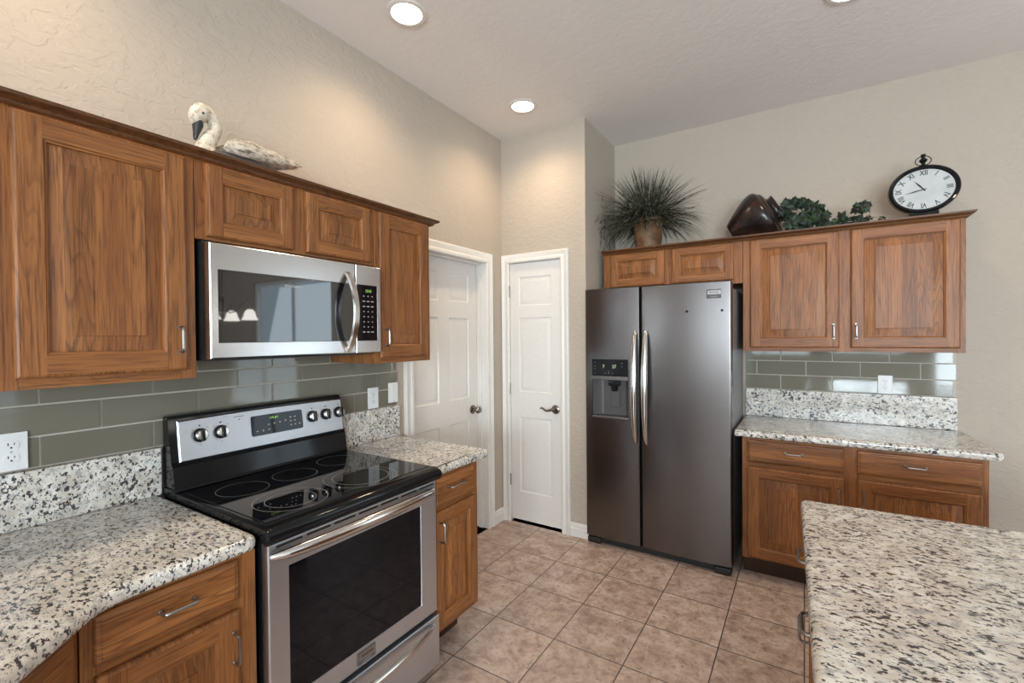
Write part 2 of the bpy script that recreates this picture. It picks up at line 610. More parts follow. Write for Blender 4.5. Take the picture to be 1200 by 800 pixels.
casing('trim_1', D1[0], D1[1], D1[2], 0.076, lambda a, h, z: (0.0005 + h, a, z))
casing('trim_2', D2[0], D2[1], D2[2], 0.067, lambda a, h, z: (a, YP - 0.0005 - h, z))
b = MB()
for (a, c, z0, z1) in ((D1[0] - 0.019, D1[0], 0, D1[2]), (D1[1], D1[1] + 0.019, 0, D1[2]), (D1[0] - 0.019, D1[1] + 0.019, D1[2], D1[2] + 0.019)):
    b.box(-0.119, 0.0, a, c, z0, z1)
b.box(-0.078, -0.04, D1[1] - 0.012, D1[1], 0, D1[2] - 0.012, 0.002)
b.box(-0.078, -0.04, D1[0], D1[0] + 0.012, 0, D1[2] - 0.012, 0.002)
b.box(-0.078, -0.04, D1[0], D1[1], D1[2] - 0.012, D1[2], 0.002)
struct(b.build('trim_3', 'white'))
b = MB()
for (a, c, z0, z1) in ((D2[0] - 0.019, D2[0], 0, D2[2]), (D2[1], D2[1] + 0.019, 0, D2[2]), (D2[0] - 0.019, D2[1] + 0.019, D2[2], D2[2] + 0.019)):
    b.box(a, c, YP, YP + 0.119, z0, z1)
struct(b.build('trim_4', 'white'))
BB = [(0, 0), (0.014, 0), (0.014, 0.058), (0.009, 0.066), (0.009, 0.078), (0.006, 0.084), (0.005, 0.094), (0, 0.098)]


def baseboard(name, path):
    mb = MB()
    moulding(mb, path, [(o + 0.0005, h + 0.001) for o, h in BB], lambda p, h: (p.x, p.y, h))
    return struct(mb.build(name, 'white', angle=25))


baseboard('baseboard_left', [(0, YP - 0.001), (0, 2.8905)][::-1])
baseboard('baseboard_pantry', [(0.5845, YP), (XS, YP), (XS, YF - 0.6)])
baseboard('baseboard_back', [(2.80, YF), (6.49, YF)])

# ------------------------------------------------------------------ panelled doors of the room
PP = [(0.0, 0.0), (0.005, 0.006), (0.011, 0.0075), (0.034, 0.0018), (0.037, 0.0012)]


def panel_slab(mb, x0, x1, z0, z1, th, panels):
    holed(mb, x0, x1, z0, z1, panels, lambda a, z, s: (a, th * s, z))
    # the holes' side walls are replaced by moulded panels
    for p in panels:
        mb.loops([rect(*p, i, d) for i, d in PP], 0, False, True)
        mb.loops([rect(*p, i, th - d) for i, d in PP], 0, False, True)
    return mb


# door in the range wall (local frame: x along +Y, face towards the room)
d1 = bpy.data.objects.new('door_1', None); COL.objects.link(d1); struct(d1)
d1.location = (-0.08, 0, 0); d1.rotation_euler = (0, 0, RL)
rows1 = [(0.24, 0.83), (1.0, 1.585), (1.70, 1.90)]
b = MB(); panel_slab(b, D1[0] + 0.004, D1[1] - 0.004, 0.022, D1[2] - 0.004, 0.035, [(c0, c1, r0, r1) for c0, c1 in ((2.139, 2.373), (2.481, 2.704)) for r0, r1 in rows1])
b.build('door_panel', 'white', d1, angle=20)
b = MB()
mx_ = Matrix.Translation((2.744, 0, 0.905)) @ Matrix.Rotation(R(90), 4, 'X')
b.lathe([(0.0, 0.0), (0.033, 0.0), (0.033, 0.006), (0.026, 0.011), (0.012, 0.013), (0.011, 0.03), (0.016, 0.036), (0.025, 0.046), (0.027, 0.056), (0.022, 0.066), (0.0, 0.069)], mx_, 24, cap=False)
kn = b.build('door_knob', 'bronze', d1)
kn['label'] = 'pewter round door knob'
# pantry door
d2 = bpy.data.objects.new('door_2', None); COL.objects.link(d2); struct(d2)
d2.location = (0, YP + 0.012, 0)
b = MB(); panel_slab(b, D2[0] + 0.003, D2[1] - 0.003, 0.02, D2[2] - 0.004, 0.035, [(0.147, 0.427, 0.241, 0.823), (0.147, 0.427, 1.02, 1.592), (0.147, 0.427, 1.685, 1.906)])
b.build('door_panel', 'white', d2, angle=20)
b = MB()
mx_ = Matrix.Translation((0.462, 0, 0.904)) @ Matrix.Rotation(R(90), 4, 'X')
b.lathe([(0.0, 0.0), (0.033, 0.0), (0.034, 0.005), (0.028, 0.010), (0.014, 0.012), (0.012, 0.045), (0.0, 0.047)], mx_, 24, cap=False)
b.tube([(0.462, -0.042, 0.904), (0.445, -0.046, 0.906), (0.42, -0.048, 0.897), (0.40, -0.048, 0.897), (0.38, -0.046, 0.909), (0.365, -0.044, 0.914), (0.352, -0.043, 0.909)],
       [0.012, 0.011, 0.009, 0.008, 0.0075, 0.007, 0.005], 10)
b.build('lever_handle', 'bronze', d2)['label'] = 'dark pewter wavy lever handle'
for z in (0.33, 1.04, 1.80):
    b = MB(); b.box(D2[0] - 0.012, D2[0] + 0.002, -0.017, -0.011, z - 0.042, z + 0.042, 0.002)
    b.tube([(D2[0] + 0.001, -0.018, z - 0.044), (D2[0] + 0.001, -0.018, z + 0.044)], 0.006, 10)
    b.build('hinge', 'bronze', d2)


# ------------------------------------------------------------------ cabinets
def pull(mb, cx, cz, L, axis, yf, proj=0.030, r=0.0042):
    h = L / 2
    pr = [(-h, 0.0), (-h, -proj * 0.72), (-h + 0.004, -proj * 0.92), (-h + 0.012, -proj), (h - 0.012, -proj), (h - 0.004, -proj * 0.92), (h, -proj * 0.72), (h, 0.0)]
    pts = [((cx + a, yf + d, cz) if axis == 'x' else (cx, yf + d, cz + a)) for a, d in pr]
    mb.tube(pts, r, 10)
    for e in (0, -1):
        p = pts[e]
        q = (p[0], p[1] - 0.003, p[2])
        mb.tube([p, q], 0.0062, 10)
    return mb


def cab_door(root, x0, x1, z0, z1, handle=None, t=0.02, stile=0.058, ramp=0.034, name='door'):
    """raised-panel door overlaying the face frame (front at y = -t)"""
    sz = min(x1 - x0, z1 - z0)
    if sz < 0.30:
        stile, ramp = 0.05, 0.026
    mb = MB()
    P = [(0, 0), (0, -t + 0.007), (0.003, -t + 0.0025), (0.008, -t)]
    e = P[-1][0]
    mb.loops([rect(x0, x1, z0, z1, i, d) for i, d in P], 0, True, False)
    s = stile
    for xa, xb in ((x0 + e, x0 + s), (x1 - s, x1 - e)):
        mb.face([(xa, -t, z0 + e), (xb, -t, z0 + e), (xb, -t, z1 - e), (xa, -t, z1 - e)], 0)
    for za, zb in ((z0 + e, z0 + s), (z1 - s, z1 - e)):
        mb.face([(x0 + s, -t, za), (x1 - s, -t, za), (x1 - s, -t, zb), (x0 + s, -t, zb)], 1)
    Q = [(s, -t), (s + 0.003, -t + 0.0035), (s + 0.007, -t + 0.005), (s + 0.0075, -t + 0.0135), (s + 0.013, -t + 0.0135),
         (s + 0.017 + ramp, -t + 0.0045), (s + 0.0178 + ramp, -t + 0.0008), (s + 0.022 + ramp, -t)]
    L = [rect(x0, x1, z0, z1, i, d) for i, d in Q]
    for k_, (a, c) in enumerate(zip(L, L[1:])):
        for i in range(4):
            j = (i + 1) % 4
            mb.face([a[i], a[j], c[j], c[i]], 2 if k_ >= 3 else (1 if i in (0, 2) else 0))
    mb.face(L[-1], 2)
    bmesh.ops.remove_doubles(mb.bm, verts=mb.bm.verts, dist=1e-5)
    o = mb.build(name, ['wv', 'wh', 'wp'], root, angle=22)
    if handle:
        hx, hz, L_, ax = handle
        pull(MB_ := MB(), hx, hz, L_, ax, -t)
        MB_.build('handle', 'nickel', o)
    return o


def cab_drawer(root, x0, x1, z0, z1, handle=None, t=0.02):
    mb = MB()
    mb.loops([rect(x0, x1, z0, z1, i, d) for i, d in [(0, 0), (0, -t + 0.010), (0.003, -t + 0.006), (0.010, -t + 0.004), (0.013, -t + 0.001), (0.016, -t)]])
    o = mb.build('drawer', 'wd', root, angle=22)
    if handle:
        hx, hz, L_ = handle
        pull(MB_ := MB(), hx, hz, L_, 'x', -t)
        MB_.build('handle', 'nickel', o)
    return o


def cab_body(root, x0, x1, z0, z1, depth, stiles, rails, toe=0.0, rec=0.075):
    """carcass behind a face frame; stiles = [(x0, x1)], rails = [(z0, z1)]"""
    mb = MB()
    mb.box(x0, x1, 0.0195, depth, z0 + toe, z1, 0.001)
    mb.build('carcass', 'wv', root)
    mb = MB()
    ff = 0.019
    for a, c in stiles:
        mb.box(a, c, 0.0, ff, z0 + toe, z1, 0.0012, 0)
    xs = sorted(stiles)
    for (a, c), (d, e) in zip(xs, xs[1:]):
        for za, zb in rails:
            mb.box(c, d, 0.0004, ff, za, zb, 0.0012, 1)
    mb.build('face_frame', ['wv', 'wh'], root)
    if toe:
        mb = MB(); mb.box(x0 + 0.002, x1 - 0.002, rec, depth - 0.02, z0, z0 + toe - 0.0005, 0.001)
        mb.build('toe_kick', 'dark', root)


UPG, LOG = 'wall cabinets', 'base cabinets'
# --- left wall, upper run (face frames at x = .33)
def left_root(name, label, cat, x=0.33):
    return thing(name, label, cat, (x, 0, 0), RL)


c = left_root('wall_cabinet', 'tall brown wood wall cabinet left of the microwave with a big raised panel door', 'cabinet')
cab_body(c, -0.15, 0.719, 1.323, 2.05, 0.327, [(-0.15, -0.09), (0.245, 0.312), (0.676, 0.719)], [(1.323, 1.365), (2.02, 2.05)])
cab_door(c, -0.10, 0.262, 1.352, 2.034)
cab_door(c, 0.304, 0.689, 1.352, 2.034, (0.664, 1.449, 0.078, 'z'))
c = left_root('wall_cabinet', 'low brown wood cabinet with two small doors right above the microwave', 'cabinet')
cab_body(c, 0.7205, 1.4635, 1.782, 2.05, 0.327, [(0.7205, 0.762), (1.05, 1.126), (1.427, 1.4635)], [(1.782, 1.805), (2.02, 2.05)])
cab_door(c, 0.751, 1.06, 1.793, 2.034)
cab_door(c, 1.116, 1.437, 1.793, 2.034)
c = left_root('wall_cabinet', 'narrow brown wood wall cabinet between the microwave and the white doorway', 'cabinet')
cab_body(c, 1.465, 1.84, 1.327, 2.05, 0.327, [(1.465, 1.503), (1.80, 1.84)], [(1.327, 1.366), (2.02, 2.05)])
cab_door(c, 1.489, 1.812, 1.354, 2.036, (1.512, 1.449, 0.078, 'z'))
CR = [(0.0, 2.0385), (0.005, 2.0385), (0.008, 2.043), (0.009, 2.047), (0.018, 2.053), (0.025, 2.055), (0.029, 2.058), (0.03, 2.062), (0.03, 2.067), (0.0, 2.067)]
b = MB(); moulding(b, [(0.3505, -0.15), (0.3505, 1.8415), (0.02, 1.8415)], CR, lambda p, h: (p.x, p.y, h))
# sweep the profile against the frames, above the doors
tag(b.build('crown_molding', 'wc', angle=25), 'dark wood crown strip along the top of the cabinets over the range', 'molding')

# --- fridge wall, upper run (face frames at y = 3.27)
c = thing('wall_cabinet', 'low honey wood cabinet with two small doors above the refrigerator', 'cabinet', (0, 3.27, 0))
cab_body(c, 0.757, 1.688, 1.777, 2.05, 0.375, [(0.757, 0.825), (1.19, 1.262), (1.627, 1.688)], [(1.777, 1.81), (2.025, 2.05)])
cab_door(c, 0.812, 1.203, 1.80, 2.041)
cab_door(c, 1.252, 1.637, 1.80, 2.041)
c = thing('wall_cabinet', 'wide honey wood wall cabinet with two tall doors under the oval clock', 'cabinet', (0, 3.27, 0))
cab_body(c, 1.69, 2.725, 1.343, 2.05, 0.375, [(1.69, 1.741), (2.18, 2.253), (2.693, 2.725)], [(1.343, 1.378), (2.025, 2.05)])
cab_door(c, 1.731, 2.19, 1.367, 2.041, (2.163, 1.463, 0.074, 'z'))
cab_door(c, 2.243, 2.703, 1.367, 2.041, (2.268, 1.463, 0.074, 'z'))
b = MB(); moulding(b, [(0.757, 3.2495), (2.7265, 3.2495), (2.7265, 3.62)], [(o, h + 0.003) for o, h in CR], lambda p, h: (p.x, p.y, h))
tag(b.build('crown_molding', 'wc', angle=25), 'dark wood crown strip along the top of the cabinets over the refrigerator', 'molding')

# --- base cabinets left
c = left_root('base_cabinet', 'brown wood base cabinet left of the range with one drawer over a door', 'cabinet', 0.665)
cab_body(c, 0.335, 0.722, 0, 0.838, 0.64, [(0.335, 0.37), (0.657, 0.722)], [(0.16, 0.20), (0.69, 0.72), (0.822, 0.838)], 0.15)
cab_drawer(c, 0.358, 0.669, 0.714, 0.83, (0.517, 0.780, 0.075))
cab_door(c, 0.358, 0.669, 0.178, 0.69, (0.650, 0.594, 0.082, 'z'))
c = left_root('base_cabinet', 'narrow brown wood base cabinet right of the range with drawer and door', 'cabinet', 0.665)
cab_body(c, 1.478, 1.80, 0, 0.838, 0.64, [(1.478, 1.502), (1.752, 1.80)], [(0.15, 0.20), (0.685, 0.72), (0.822, 0.838)], 0.15, 0.13)
cab_drawer(c, 1.482, 1.765, 0.708, 0.832, (1.607, 0.786, 0.098))
cab_door(c, 1.482, 1.767, 0.182, 0.69, (1.503, 0.603, 0.084, 'z'))
c = thing('base_cabinet', 'angled brown wood corner base cabinet below the bend of the granite counter', 'cabinet', (1.0, -0.002, 0), R(135))
b = MB(); q = math.sqrt(0.5)


def diag(x, y):   # world plan point -> local plan point of the corner unit
    dx, dy = x - 1.0, y + 0.002
    return (-q * dx + q * dy, -q * dx - q * dy)


b.prism([diag(*p) for p in ((0.02, 0.333), (0.651, 0.333), (0.986, -0.002), (0.986, -0.6), (0.02, -0.6))], 0.15, 0.838)
b.build('carcass', 'wv', c, flat=True)
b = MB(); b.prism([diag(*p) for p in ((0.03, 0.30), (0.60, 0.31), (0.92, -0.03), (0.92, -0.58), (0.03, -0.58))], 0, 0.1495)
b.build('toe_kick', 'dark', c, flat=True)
b = MB()
b.box(0.0, 0.042, 0, 0.0185, 0.15, 0.838, 0.001, 0); b.box(0.432, 0.472, 0, 0.0185, 0.15, 0.838, 0.001, 0)
for za, zb in ((0.15, 0.2), (0.69, 0.72), (0.822, 0.838)):
    b.box(0.042, 0.432, 0.0004, 0.0185, za, zb, 0.001, 1)
b.build('face_frame', ['wv', 'wh'], c)
cab_drawer(c, 0.032, 0.442, 0.714, 0.828)
cab_door(c, 0.032, 0.442, 0.178, 0.69, (0.06, 0.594, 0.082, 'z'))

# --- base cabinet on the fridge wall
c = thing('base_cabinet', 'honey wood base cabinet right of the refrigerator with two drawers over two doors', 'cabinet', (0, 3.07, 0))
cab_body(c, 1.703, 2.765, 0, 0.838, 0.57, [(1.703, 1.741), (2.19, 2.268), (2.73, 2.765)], [(0.115, 0.14), (0.655, 0.70), (0.815, 0.838)], 0.112)
cab_drawer(c, 1.731, 2.20, 0.690, 0.822, (1.967, 0.768, 0.082))
cab_drawer(c, 2.258, 2.741, 0.697, 0.822, (2.495, 0.769, 0.082))
cab_door(c, 1.731, 2.20, 0.126, 0.664, (2.177, 0.571, 0.078, 'z'))
cab_door(c, 2.258, 2.741, 0.126, 0.668, (2.283, 0.571, 0.078, 'z'))

# --- island
IR = R(1.5)
c = thing('kitchen_island', 'wood kitchen island base under the foreground granite top', 'island', (2.05, 1.80, 0), RL + math.pi + IR)
# local x runs towards world -Y, local -Y faces the range wall
cab_body(c, 0.0, 1.30, 0, 0.838, 1.15, [(0.0, 0.03), (0.235, 0.275), (0.76, 0.80), (1.26, 1.30)], [(0.1, 0.14), (0.655, 0.70), (0.815, 0.838)], 0.1)
for a, d_ in ((0.02, 0.245), (0.265, 0.77), (0.79, 1.27)):
    cab_drawer(c, a, d_, 0.690, 0.826, ((a + d_) / 2, 0.765, 0.096))
    cab_door(c, a, d_, 0.126, 0.668, (d_ - 0.025, 0.59, 0.08, 'z'))

# ------------------------------------------------------------------ granite
EDGE = [(0.016, 0.8385), (0.007, 0.841), (0.002, 0.847), (0.0, 0.856), (0.0, 0.865), (0.002, 0.872), (0.007, 0.878), (0.016, 0.88)]


def slab(name, label, poly, rads):
    poly = round_poly(poly, rads)
    mb = MB()
    mb.loops([[(x, y, z + 0.0005) for x, y in offset_poly(poly, i)] for i, z in EDGE])
    return tag(mb.build(name, 'granite', angle=40), label, 'countertop')


slab('granite_countertop', 'speckled cream granite countertop left of the range with an angled front edge',
     [(0.001, -0.62), (1.06, -0.62), (1.06, 0.0), (0.685, 0.378), (0.685, 0.724), (0.001, 0.724)], [0, 0.02, 0.05, 0.06, 0.03, 0])
slab('granite_countertop', 'short speckled granite countertop right of the range next to the white doorway',
     [(0.001, 1.4765), (0.672, 1.4765), (0.672, 1.905), (0.001, 1.905)], [0, 0.006, 0.03, 0.0])
slab('granite_countertop', 'speckled granite countertop right of the refrigerator against the grey wall',
     [(1.662, 3.035), (2.815, 3.035), (2.785, 3.646), (1.662, 3.646)], [0.012, 0.04, 0, 0])
ca, sa = math.cos(IR), math.sin(IR)
isl = [(2.008 + x * ca - y * sa, 1.872 + x * sa + y * ca) for x, y in ((0, -1.5), (1.35, -1.5), (1.35, 0), (0, 0))]
slab('granite_countertop', 'large speckled granite island top in the lower right foreground', isl, [0.03, 0.03, 0.03, 0.022])


def upstand(label, x0, x1, y0, y1, z1):
    mb = MB(); mb.box(x0, x1, y0, y1, 0.8815, z1, 0.003)
    return tag(mb.build('granite_backsplash', 'granite'), label, 'backsplash')


upstand('granite upstand along the wall left of the range below the olive tiles', 0.001, 0.03, -0.6, 0.728, 1.053)
upstand('granite upstand right of the range below the light switch', 0.001, 0.03, 1.478, 1.905, 1.057)
upstand('granite upstand right of the refrigerator below the pale green tiles', 1.67, 2.767, 3.62, 3.647, 1.0705)


def tiles(label, a0, a1, rows, tl, joint, mapf):
    """glass subway tiles: rows = [(z0, z1, phase)]"""
    g = MB(); t = MB()

    def bx(mb, p, q_, d0, d1, z0, z1, bev):
        c1, c2 = mapf(p, d0, z0), mapf(q_, d1, z1)
        mb.box(min(c1[0], c2[0]), max(c1[0], c2[0]), min(c1[1], c2[1]), max(c1[1], c2[1]), z0, z1, bev)
    for z0, z1, ph, r0, r1 in rows:
        bx(g, r0, r1, 0.001, 0.0065, z0, z1, 0)
        n = math.floor((r0 - ph) / tl)
        x = ph + n * tl
        while x < r1:
            p, q_ = max(x + joint / 2, r0), min(x + tl - joint / 2, r1)
            if q_ - p > 0.01:
                bx(t, p, q_, 0.0067, 0.012 + random.uniform(-0.0002, 0.0002), z0 + joint / 2, z1 - joint / 2, 0.0014)
            x += tl
    o = t.build('tile_backsplash', 'tile')
    g.build('grout', 'grout', o, flat=True)
    return tag(o, label, 'backsplash')


tiles('olive green glass tile backsplash behind the range under the microwave', -0.6, 1.905,
      [(1.056, 1.152, 0.4135, -0.6, 1.905), (1.152, 1.25, 0.266, -0.6, 1.905), (1.25, 1.322, 0.4135, -0.6, 1.905), (1.322, 1.40, 0.266, 0.721, 1.463)],
      0.2975, 0.006, lambda a, d, z: (d, a, z))
tiles('pale green glass tile backsplash under the cabinet right of the refrigerator', 1.67, 2.766,
      [(1.0725, 1.17, 1.883, 1.672, 2.764), (1.17, 1.267, 1.739, 1.672, 2.764), (1.267, 1.342, 1.883, 1.672, 2.764)],
      0.290, 0.0055, lambda a, d, z: (a, YF - d, z))


# ------------------------------------------------------------------ outlets and switch
def plate(name, label, cat, loc, rz, rocker=False):
    o = thing(name, label, cat, loc, rz)
    mb = MB(); mb.box(-0.036, 0.036, -0.006, 0.0, -0.057, 0.057, 0.0025); mb.build('cover_plate', 'plastic', o)
    if rocker:
        mb = MB(); mb.box(-0.0165, 0.0165, -0.0075, -0.0055, -0.0335, 0.0335, 0.001)
        mb.loops([[(-0.014, -0.0075, -0.03), (0.014, -0.0075, -0.03), (0.014, -0.0075, 0.03), (-0.014, -0.0075, 0.03)],
                  [(-0.014, -0.0078, -0.03), (0.014, -0.0078, -0.03), (0.014, -0.0115, 0.03), (-0.014, -0.0115, 0.03)]])
        mb.build('rocker', 'plastic', o)
    else:
        for s in (-1, 1):
            zc = s * 0.0195
            mb = MB()
            pts = []
            for i in range(24):
                a = 2 * math.pi * i / 24
                x, z = 0.0172 * math.cos(a), 0.0172 * math.sin(a)
                pts.append((x, max(-0.0135, min(0.0135, z))))
            mb.loops([[(x * 1.0, -0.0058, zc + z) for x, z in pts], [(x, -0.0078, zc + z) for x, z in pts]])
            r = mb.build('receptacle', 'plastic', o)
            sl = MB()
            sl.box(-0.0075, -0.0052, -0.0082, -0.0076, zc + 0.000, zc + 0.0085); sl.box(0.0055, 0.0075, -0.0082, -0.0076, zc + 0.001, zc + 0.0075)
            sl.lathe([(0.0, 0), (0.0026, 0), (0.0026, 0.0006), (0, 0.0006)], Matrix.Translation((0, -0.0076, zc - 0.0065)) @ Matrix.Rotation(R(90), 4, 'X'), 12, cap=False)
            sl.build('slot', 'slot', r)
    for z in ((0.0,) if not rocker else (0.047, -0.047)):
        mb = MB()
        mb.lathe([(0, 0), (0.0032, 0), (0.003, 0.0012), (0, 0.0014)], Matrix.Translation((0, -0.006, z)) @ Matrix.Rotation(R(90), 4, 'X'), 12, cap=False)
        mb.build('screw', 'grey', o)
    return o


plate('wall_outlet', 'white duplex outlet on the olive tiles left of the range', 'outlet', (0.0125, 0.352, 1.117), RL)
plate('wall_outlet', 'white duplex outlet on the olive tiles right of the range', 'outlet', (0.0125, 1.722, 1.117), RL)
plate('light_switch', 'white rocker light switch beside the white doorway', 'switch', (0.0125, 1.868, 1.132), RL, True)
plate('wall_outlet', 'white duplex outlet on the pale tiles right of the refrigerator', 'outlet', (2.4405, YF - 0.0125, 1.131), 0.0)

# ------------------------------------------------------------------ range
rg = thing('electric_range', 'stainless steel and black electric range with smooth glass cooktop', 'range', (0.70, 0.735, 0), RL)
W = 0.736    # local x 0..W, y 0 = oven door front plane, back at y = .685
b = MB(); b.box(0.002, W - 0.002, 0.03, 0.675, 0.05, 0.872, 0.004); b.build('body', 'black', rg)
for fx in (0.05, W - 0.05):
    for fy in (0.08, 0.6):
        b = MB(); b.lathe([(0.018, 0.0), (0.018, 0.01), (0.012, 0.012), (0.012, 0.05)], Matrix.Translation((fx, fy, 0)), 12); b.build('foot', 'blackm', rg)
# cooktop: moulded black rim with a rounded front nose and a glass inset
b = MB()
prof = [(0.0, 0.846), (-0.016, 0.850), (-0.024, 0.862), (-0.025, 0.878), (-0.020, 0.890), (-0.008, 0.8975), (0.015, 0.9005), (0.045, 0.900), (0.585, 0.900), (0.59, 0.91), (0.67, 0.91), (0.67, 0.873), (0.03, 0.873), (0.012, 0.862)]
xs = [(-0.004, 0.006), (0.0, 0.002), (0.010, 0.0), (W - 0.010, 0.0), (W, 0.002), (W + 0.004, 0.006)]
b.loops([[(x, y, z - (dz if z > 0.88 else 0)) for y, z in prof] for x, dz in xs])
ct = b.build('cooktop', 'black', rg, angle=40)
b = MB(); b.box(0.018, W - 0.018, 0.03, 0.578, 0.8995, 0.9022, 0.001); gsurf = b.build('glass_surface', 'glass', ct)
for cx, cy, r in ((0.147, 0.41, 0.085), (0.352, 0.412, 0.082), (0.575, 0.445, 0.085), (0.178, 0.160, 0.117), (0.176, 0.158, 0.080), (0.468, 0.158, 0.137), (0.472, 0.162, 0.106)):
    b = MB()
    n = 64
    for i in range(n):
        a0, a1 = 2 * math.pi * i / n, 2 * math.pi * (i + 1) / n
        b.face([(cx + rr * math.cos(a), cy + rr * math.sin(a), 0.9025) for rr, a in ((r - 0.0008, a0), (r + 0.0008, a0), (r + 0.0008, a1), (r - 0.0008, a1))])
    b.build('burner_ring', 'ring', ct, flat=True)
# backguard
b = MB()
side = [(0.585, 0.9105), (0.598, 0.985), (0.612, 1.0), (0.634, 1.155), (0.642, 1.166), (0.665, 1.168), (0.675, 1.16), (0.675, 0.9105)]
b.loops([[(x, y, z) for y, z in side] for x in (0.0, W)])
bgd = b.build('backguard', 'black', rg, angle=30)
# stainless control panel, bowed along its top edge
nx = 20
outer = []
for i in range(nx + 1):
    t = i / nx
    outer.append((0.024 + (W - 0.03) * t, 1.148 + 0.006 * math.sin(math.pi * t)))


def bgp(x, z, out=0.0):   # point on the sloping panel face
    y = 0.612 + (z - 1.0) / 0.155 * 0.022
    return (x, y - 0.004 - out, z)


b = MB()
lp = [(x, z) for x, z in outer[::-1]] + [(0.024, 0.999), (W - 0.006, 0.999)]
b.loops([[bgp(x, z, -0.003) for x, z in lp], [bgp(x, z, 0.003) for x, z in lp], [bgp(0.366 + (x - 0.366) * 0.988, 1.074 + (z - 1.074) * 0.95, 0.007) for x, z in lp]])
cp = b.build('control_panel', 'ssr', rg, angle=30)
b = MB()
dl = round_poly([(0.287, 1.043), (0.517, 1.043), (0.517, 1.126), (0.287, 1.126)], [0.01] * 4)
b.loops([[bgp(x, z, 0.0065) for x, z in dl], [bgp(x, z, 0.009) for x, z in dl]])
dsp = b.build('display', 'glass', rg)
yd = bgp(0, 1.11, 0.0096)[1]
text('10:41', 0.019, dsp, 'green', 0.385, yd, 1.108, name='clock_digits')
for i, (dx, dz) in enumerate([(0.36, 1.083), (0.385, 1.085), (0.41, 1.087), (0.435, 1.089), (0.46, 1.10), (0.48, 1.10), (0.46, 1.083), (0.48, 1.083), (0.46, 1.066), (0.48, 1.066), (0.50, 1.066), (0.36, 1.063), (0.31, 1.062), (0.335, 1.062)]):
    y0 = bgp(0, dz, 0.0092)[1]
    tb_ = MB(); tb_.box(dx - 0.0035, dx + 0.0035, y0 - 0.0003, y0 + 0.0003, dz - 0.0022, dz + 0.0022)
    tb_.build('button', 'grey', dsp, flat=True)
def mark(parent, x0, x1, y0, y1, z0, z1, mat, name='printed_mark'):
    mb = MB(); mb.box(x0, x1, y0, y1, z0, z1)
    mb.build(name, mat, parent, flat=True)


for kx in (0.097, 0.171, 0.568, 0.639, 0.711):
    for ddx, dz in ((0, 0.036), (0.0, -0.036), (0.026, 0.026), (-0.026, 0.026)):
        if ddx and kx > 0.3:
            continue
        x, y, z = bgp(kx + ddx, 1.086 + dz, 0.0072)
        r = 0.0028 if not ddx and dz > 0 else 0.0013
        mark(cp, x - r, x + r, y - 0.0004, y + 0.001, z - r, z + r, 'blackm')
y = bgp(0, 1.1345, 0.0072)[1]
mark(cp, 0.222, 0.262, y - 0.0003, y + 0.001, 1.1335, 1.1355, 'blackm')
x, y, z = bgp(0.243, 1.123, 0.0072)
mark(cp, x - 0.0022, x + 0.0022, y - 0.0004, y + 0.001, z - 0.0022, z + 0.0022, 'blackm')
for kx in (0.097, 0.171, 0.568, 0.639, 0.711):
    x, y, z = bgp(kx, 1.086, 0.007)
    mt = Matrix.Translation((x, y, z)) @ Matrix.Rotation(R(82), 4, 'X')
    b = MB(); b.lathe([(0.026, -0.001), (0.0265, 0.006), (0.025, 0.009), (0.02, 0.010)], mt, 28)
    kb = b.build('knob', 'black', rg)
    b = MB(); b.lathe([(0.0215, 0.009), (0.0205, 0.020), (0.018, 0.0225), (0.0, 0.023)], mt, 28, cap=False)
    b.build('knob_cap', 'sspol', kb)
    b = MB(); t_ = MB(); t_.box(-0.0062, 0.0062, -0.023, 0.023, 0.010, 0.030, 0.002)
    for q_ in t_.bm.verts:
        q_.co = mt @ q_.co
    t_.build('knob_grip', 'black', kb)
    b.bm.free()
# oven door
b = MB()
dx0, dx1, dz0, dz1 = 0.003, W - 0.004, 0.287, 0.845
b.loops([rect(dx0, dx1, dz0, dz1, i, d) for i, d in [(0, 0.029), (0, 0.006), (0.002, 0.002), (0.006, 0)]], 0, True, False)
holed_win = (0.069, 0.639, 0.352, 0.762)
h2 = MB()
A = [dx0 + 0.006, holed_win[0], holed_win[1], dx1 - 0.006]
Z = [dz0 + 0.006, holed_win[2], holed_win[3], dz1 - 0.006]
for i in range(3):
    for j in range(3):
        if i == 1 and j == 1:
            continue
        b.face([(A[i], 0, Z[j]), (A[i + 1], 0, Z[j]), (A[i + 1], 0, Z[j + 1]), (A[i], 0, Z[j + 1])])
b.loops([rect(*holed_win, 0, 0.0), rect(*holed_win, 0.002, 0.004)], 0, False, False)
h2.bm.free()
bmesh.ops.remove_doubles(b.bm, verts=b.bm.verts, dist=1e-5)
dr = b.build('oven_door', 'ssr', rg, angle=30)
b = MB(); b.box(holed_win[0] + 0.001, holed_win[1] - 0.001, 0.003, 0.008, holed_win[2] + 0.001, holed_win[3] - 0.001, 0.001); b.build('oven_window', 'glass', dr)
b = MB()
for i in range(7):
    x = 0.03 + i * 0.1
    mark(dr, x, x + 0.085, -0.0006, 0.0, 0.829, 0.8355, 'blackm', 'vent_slot')
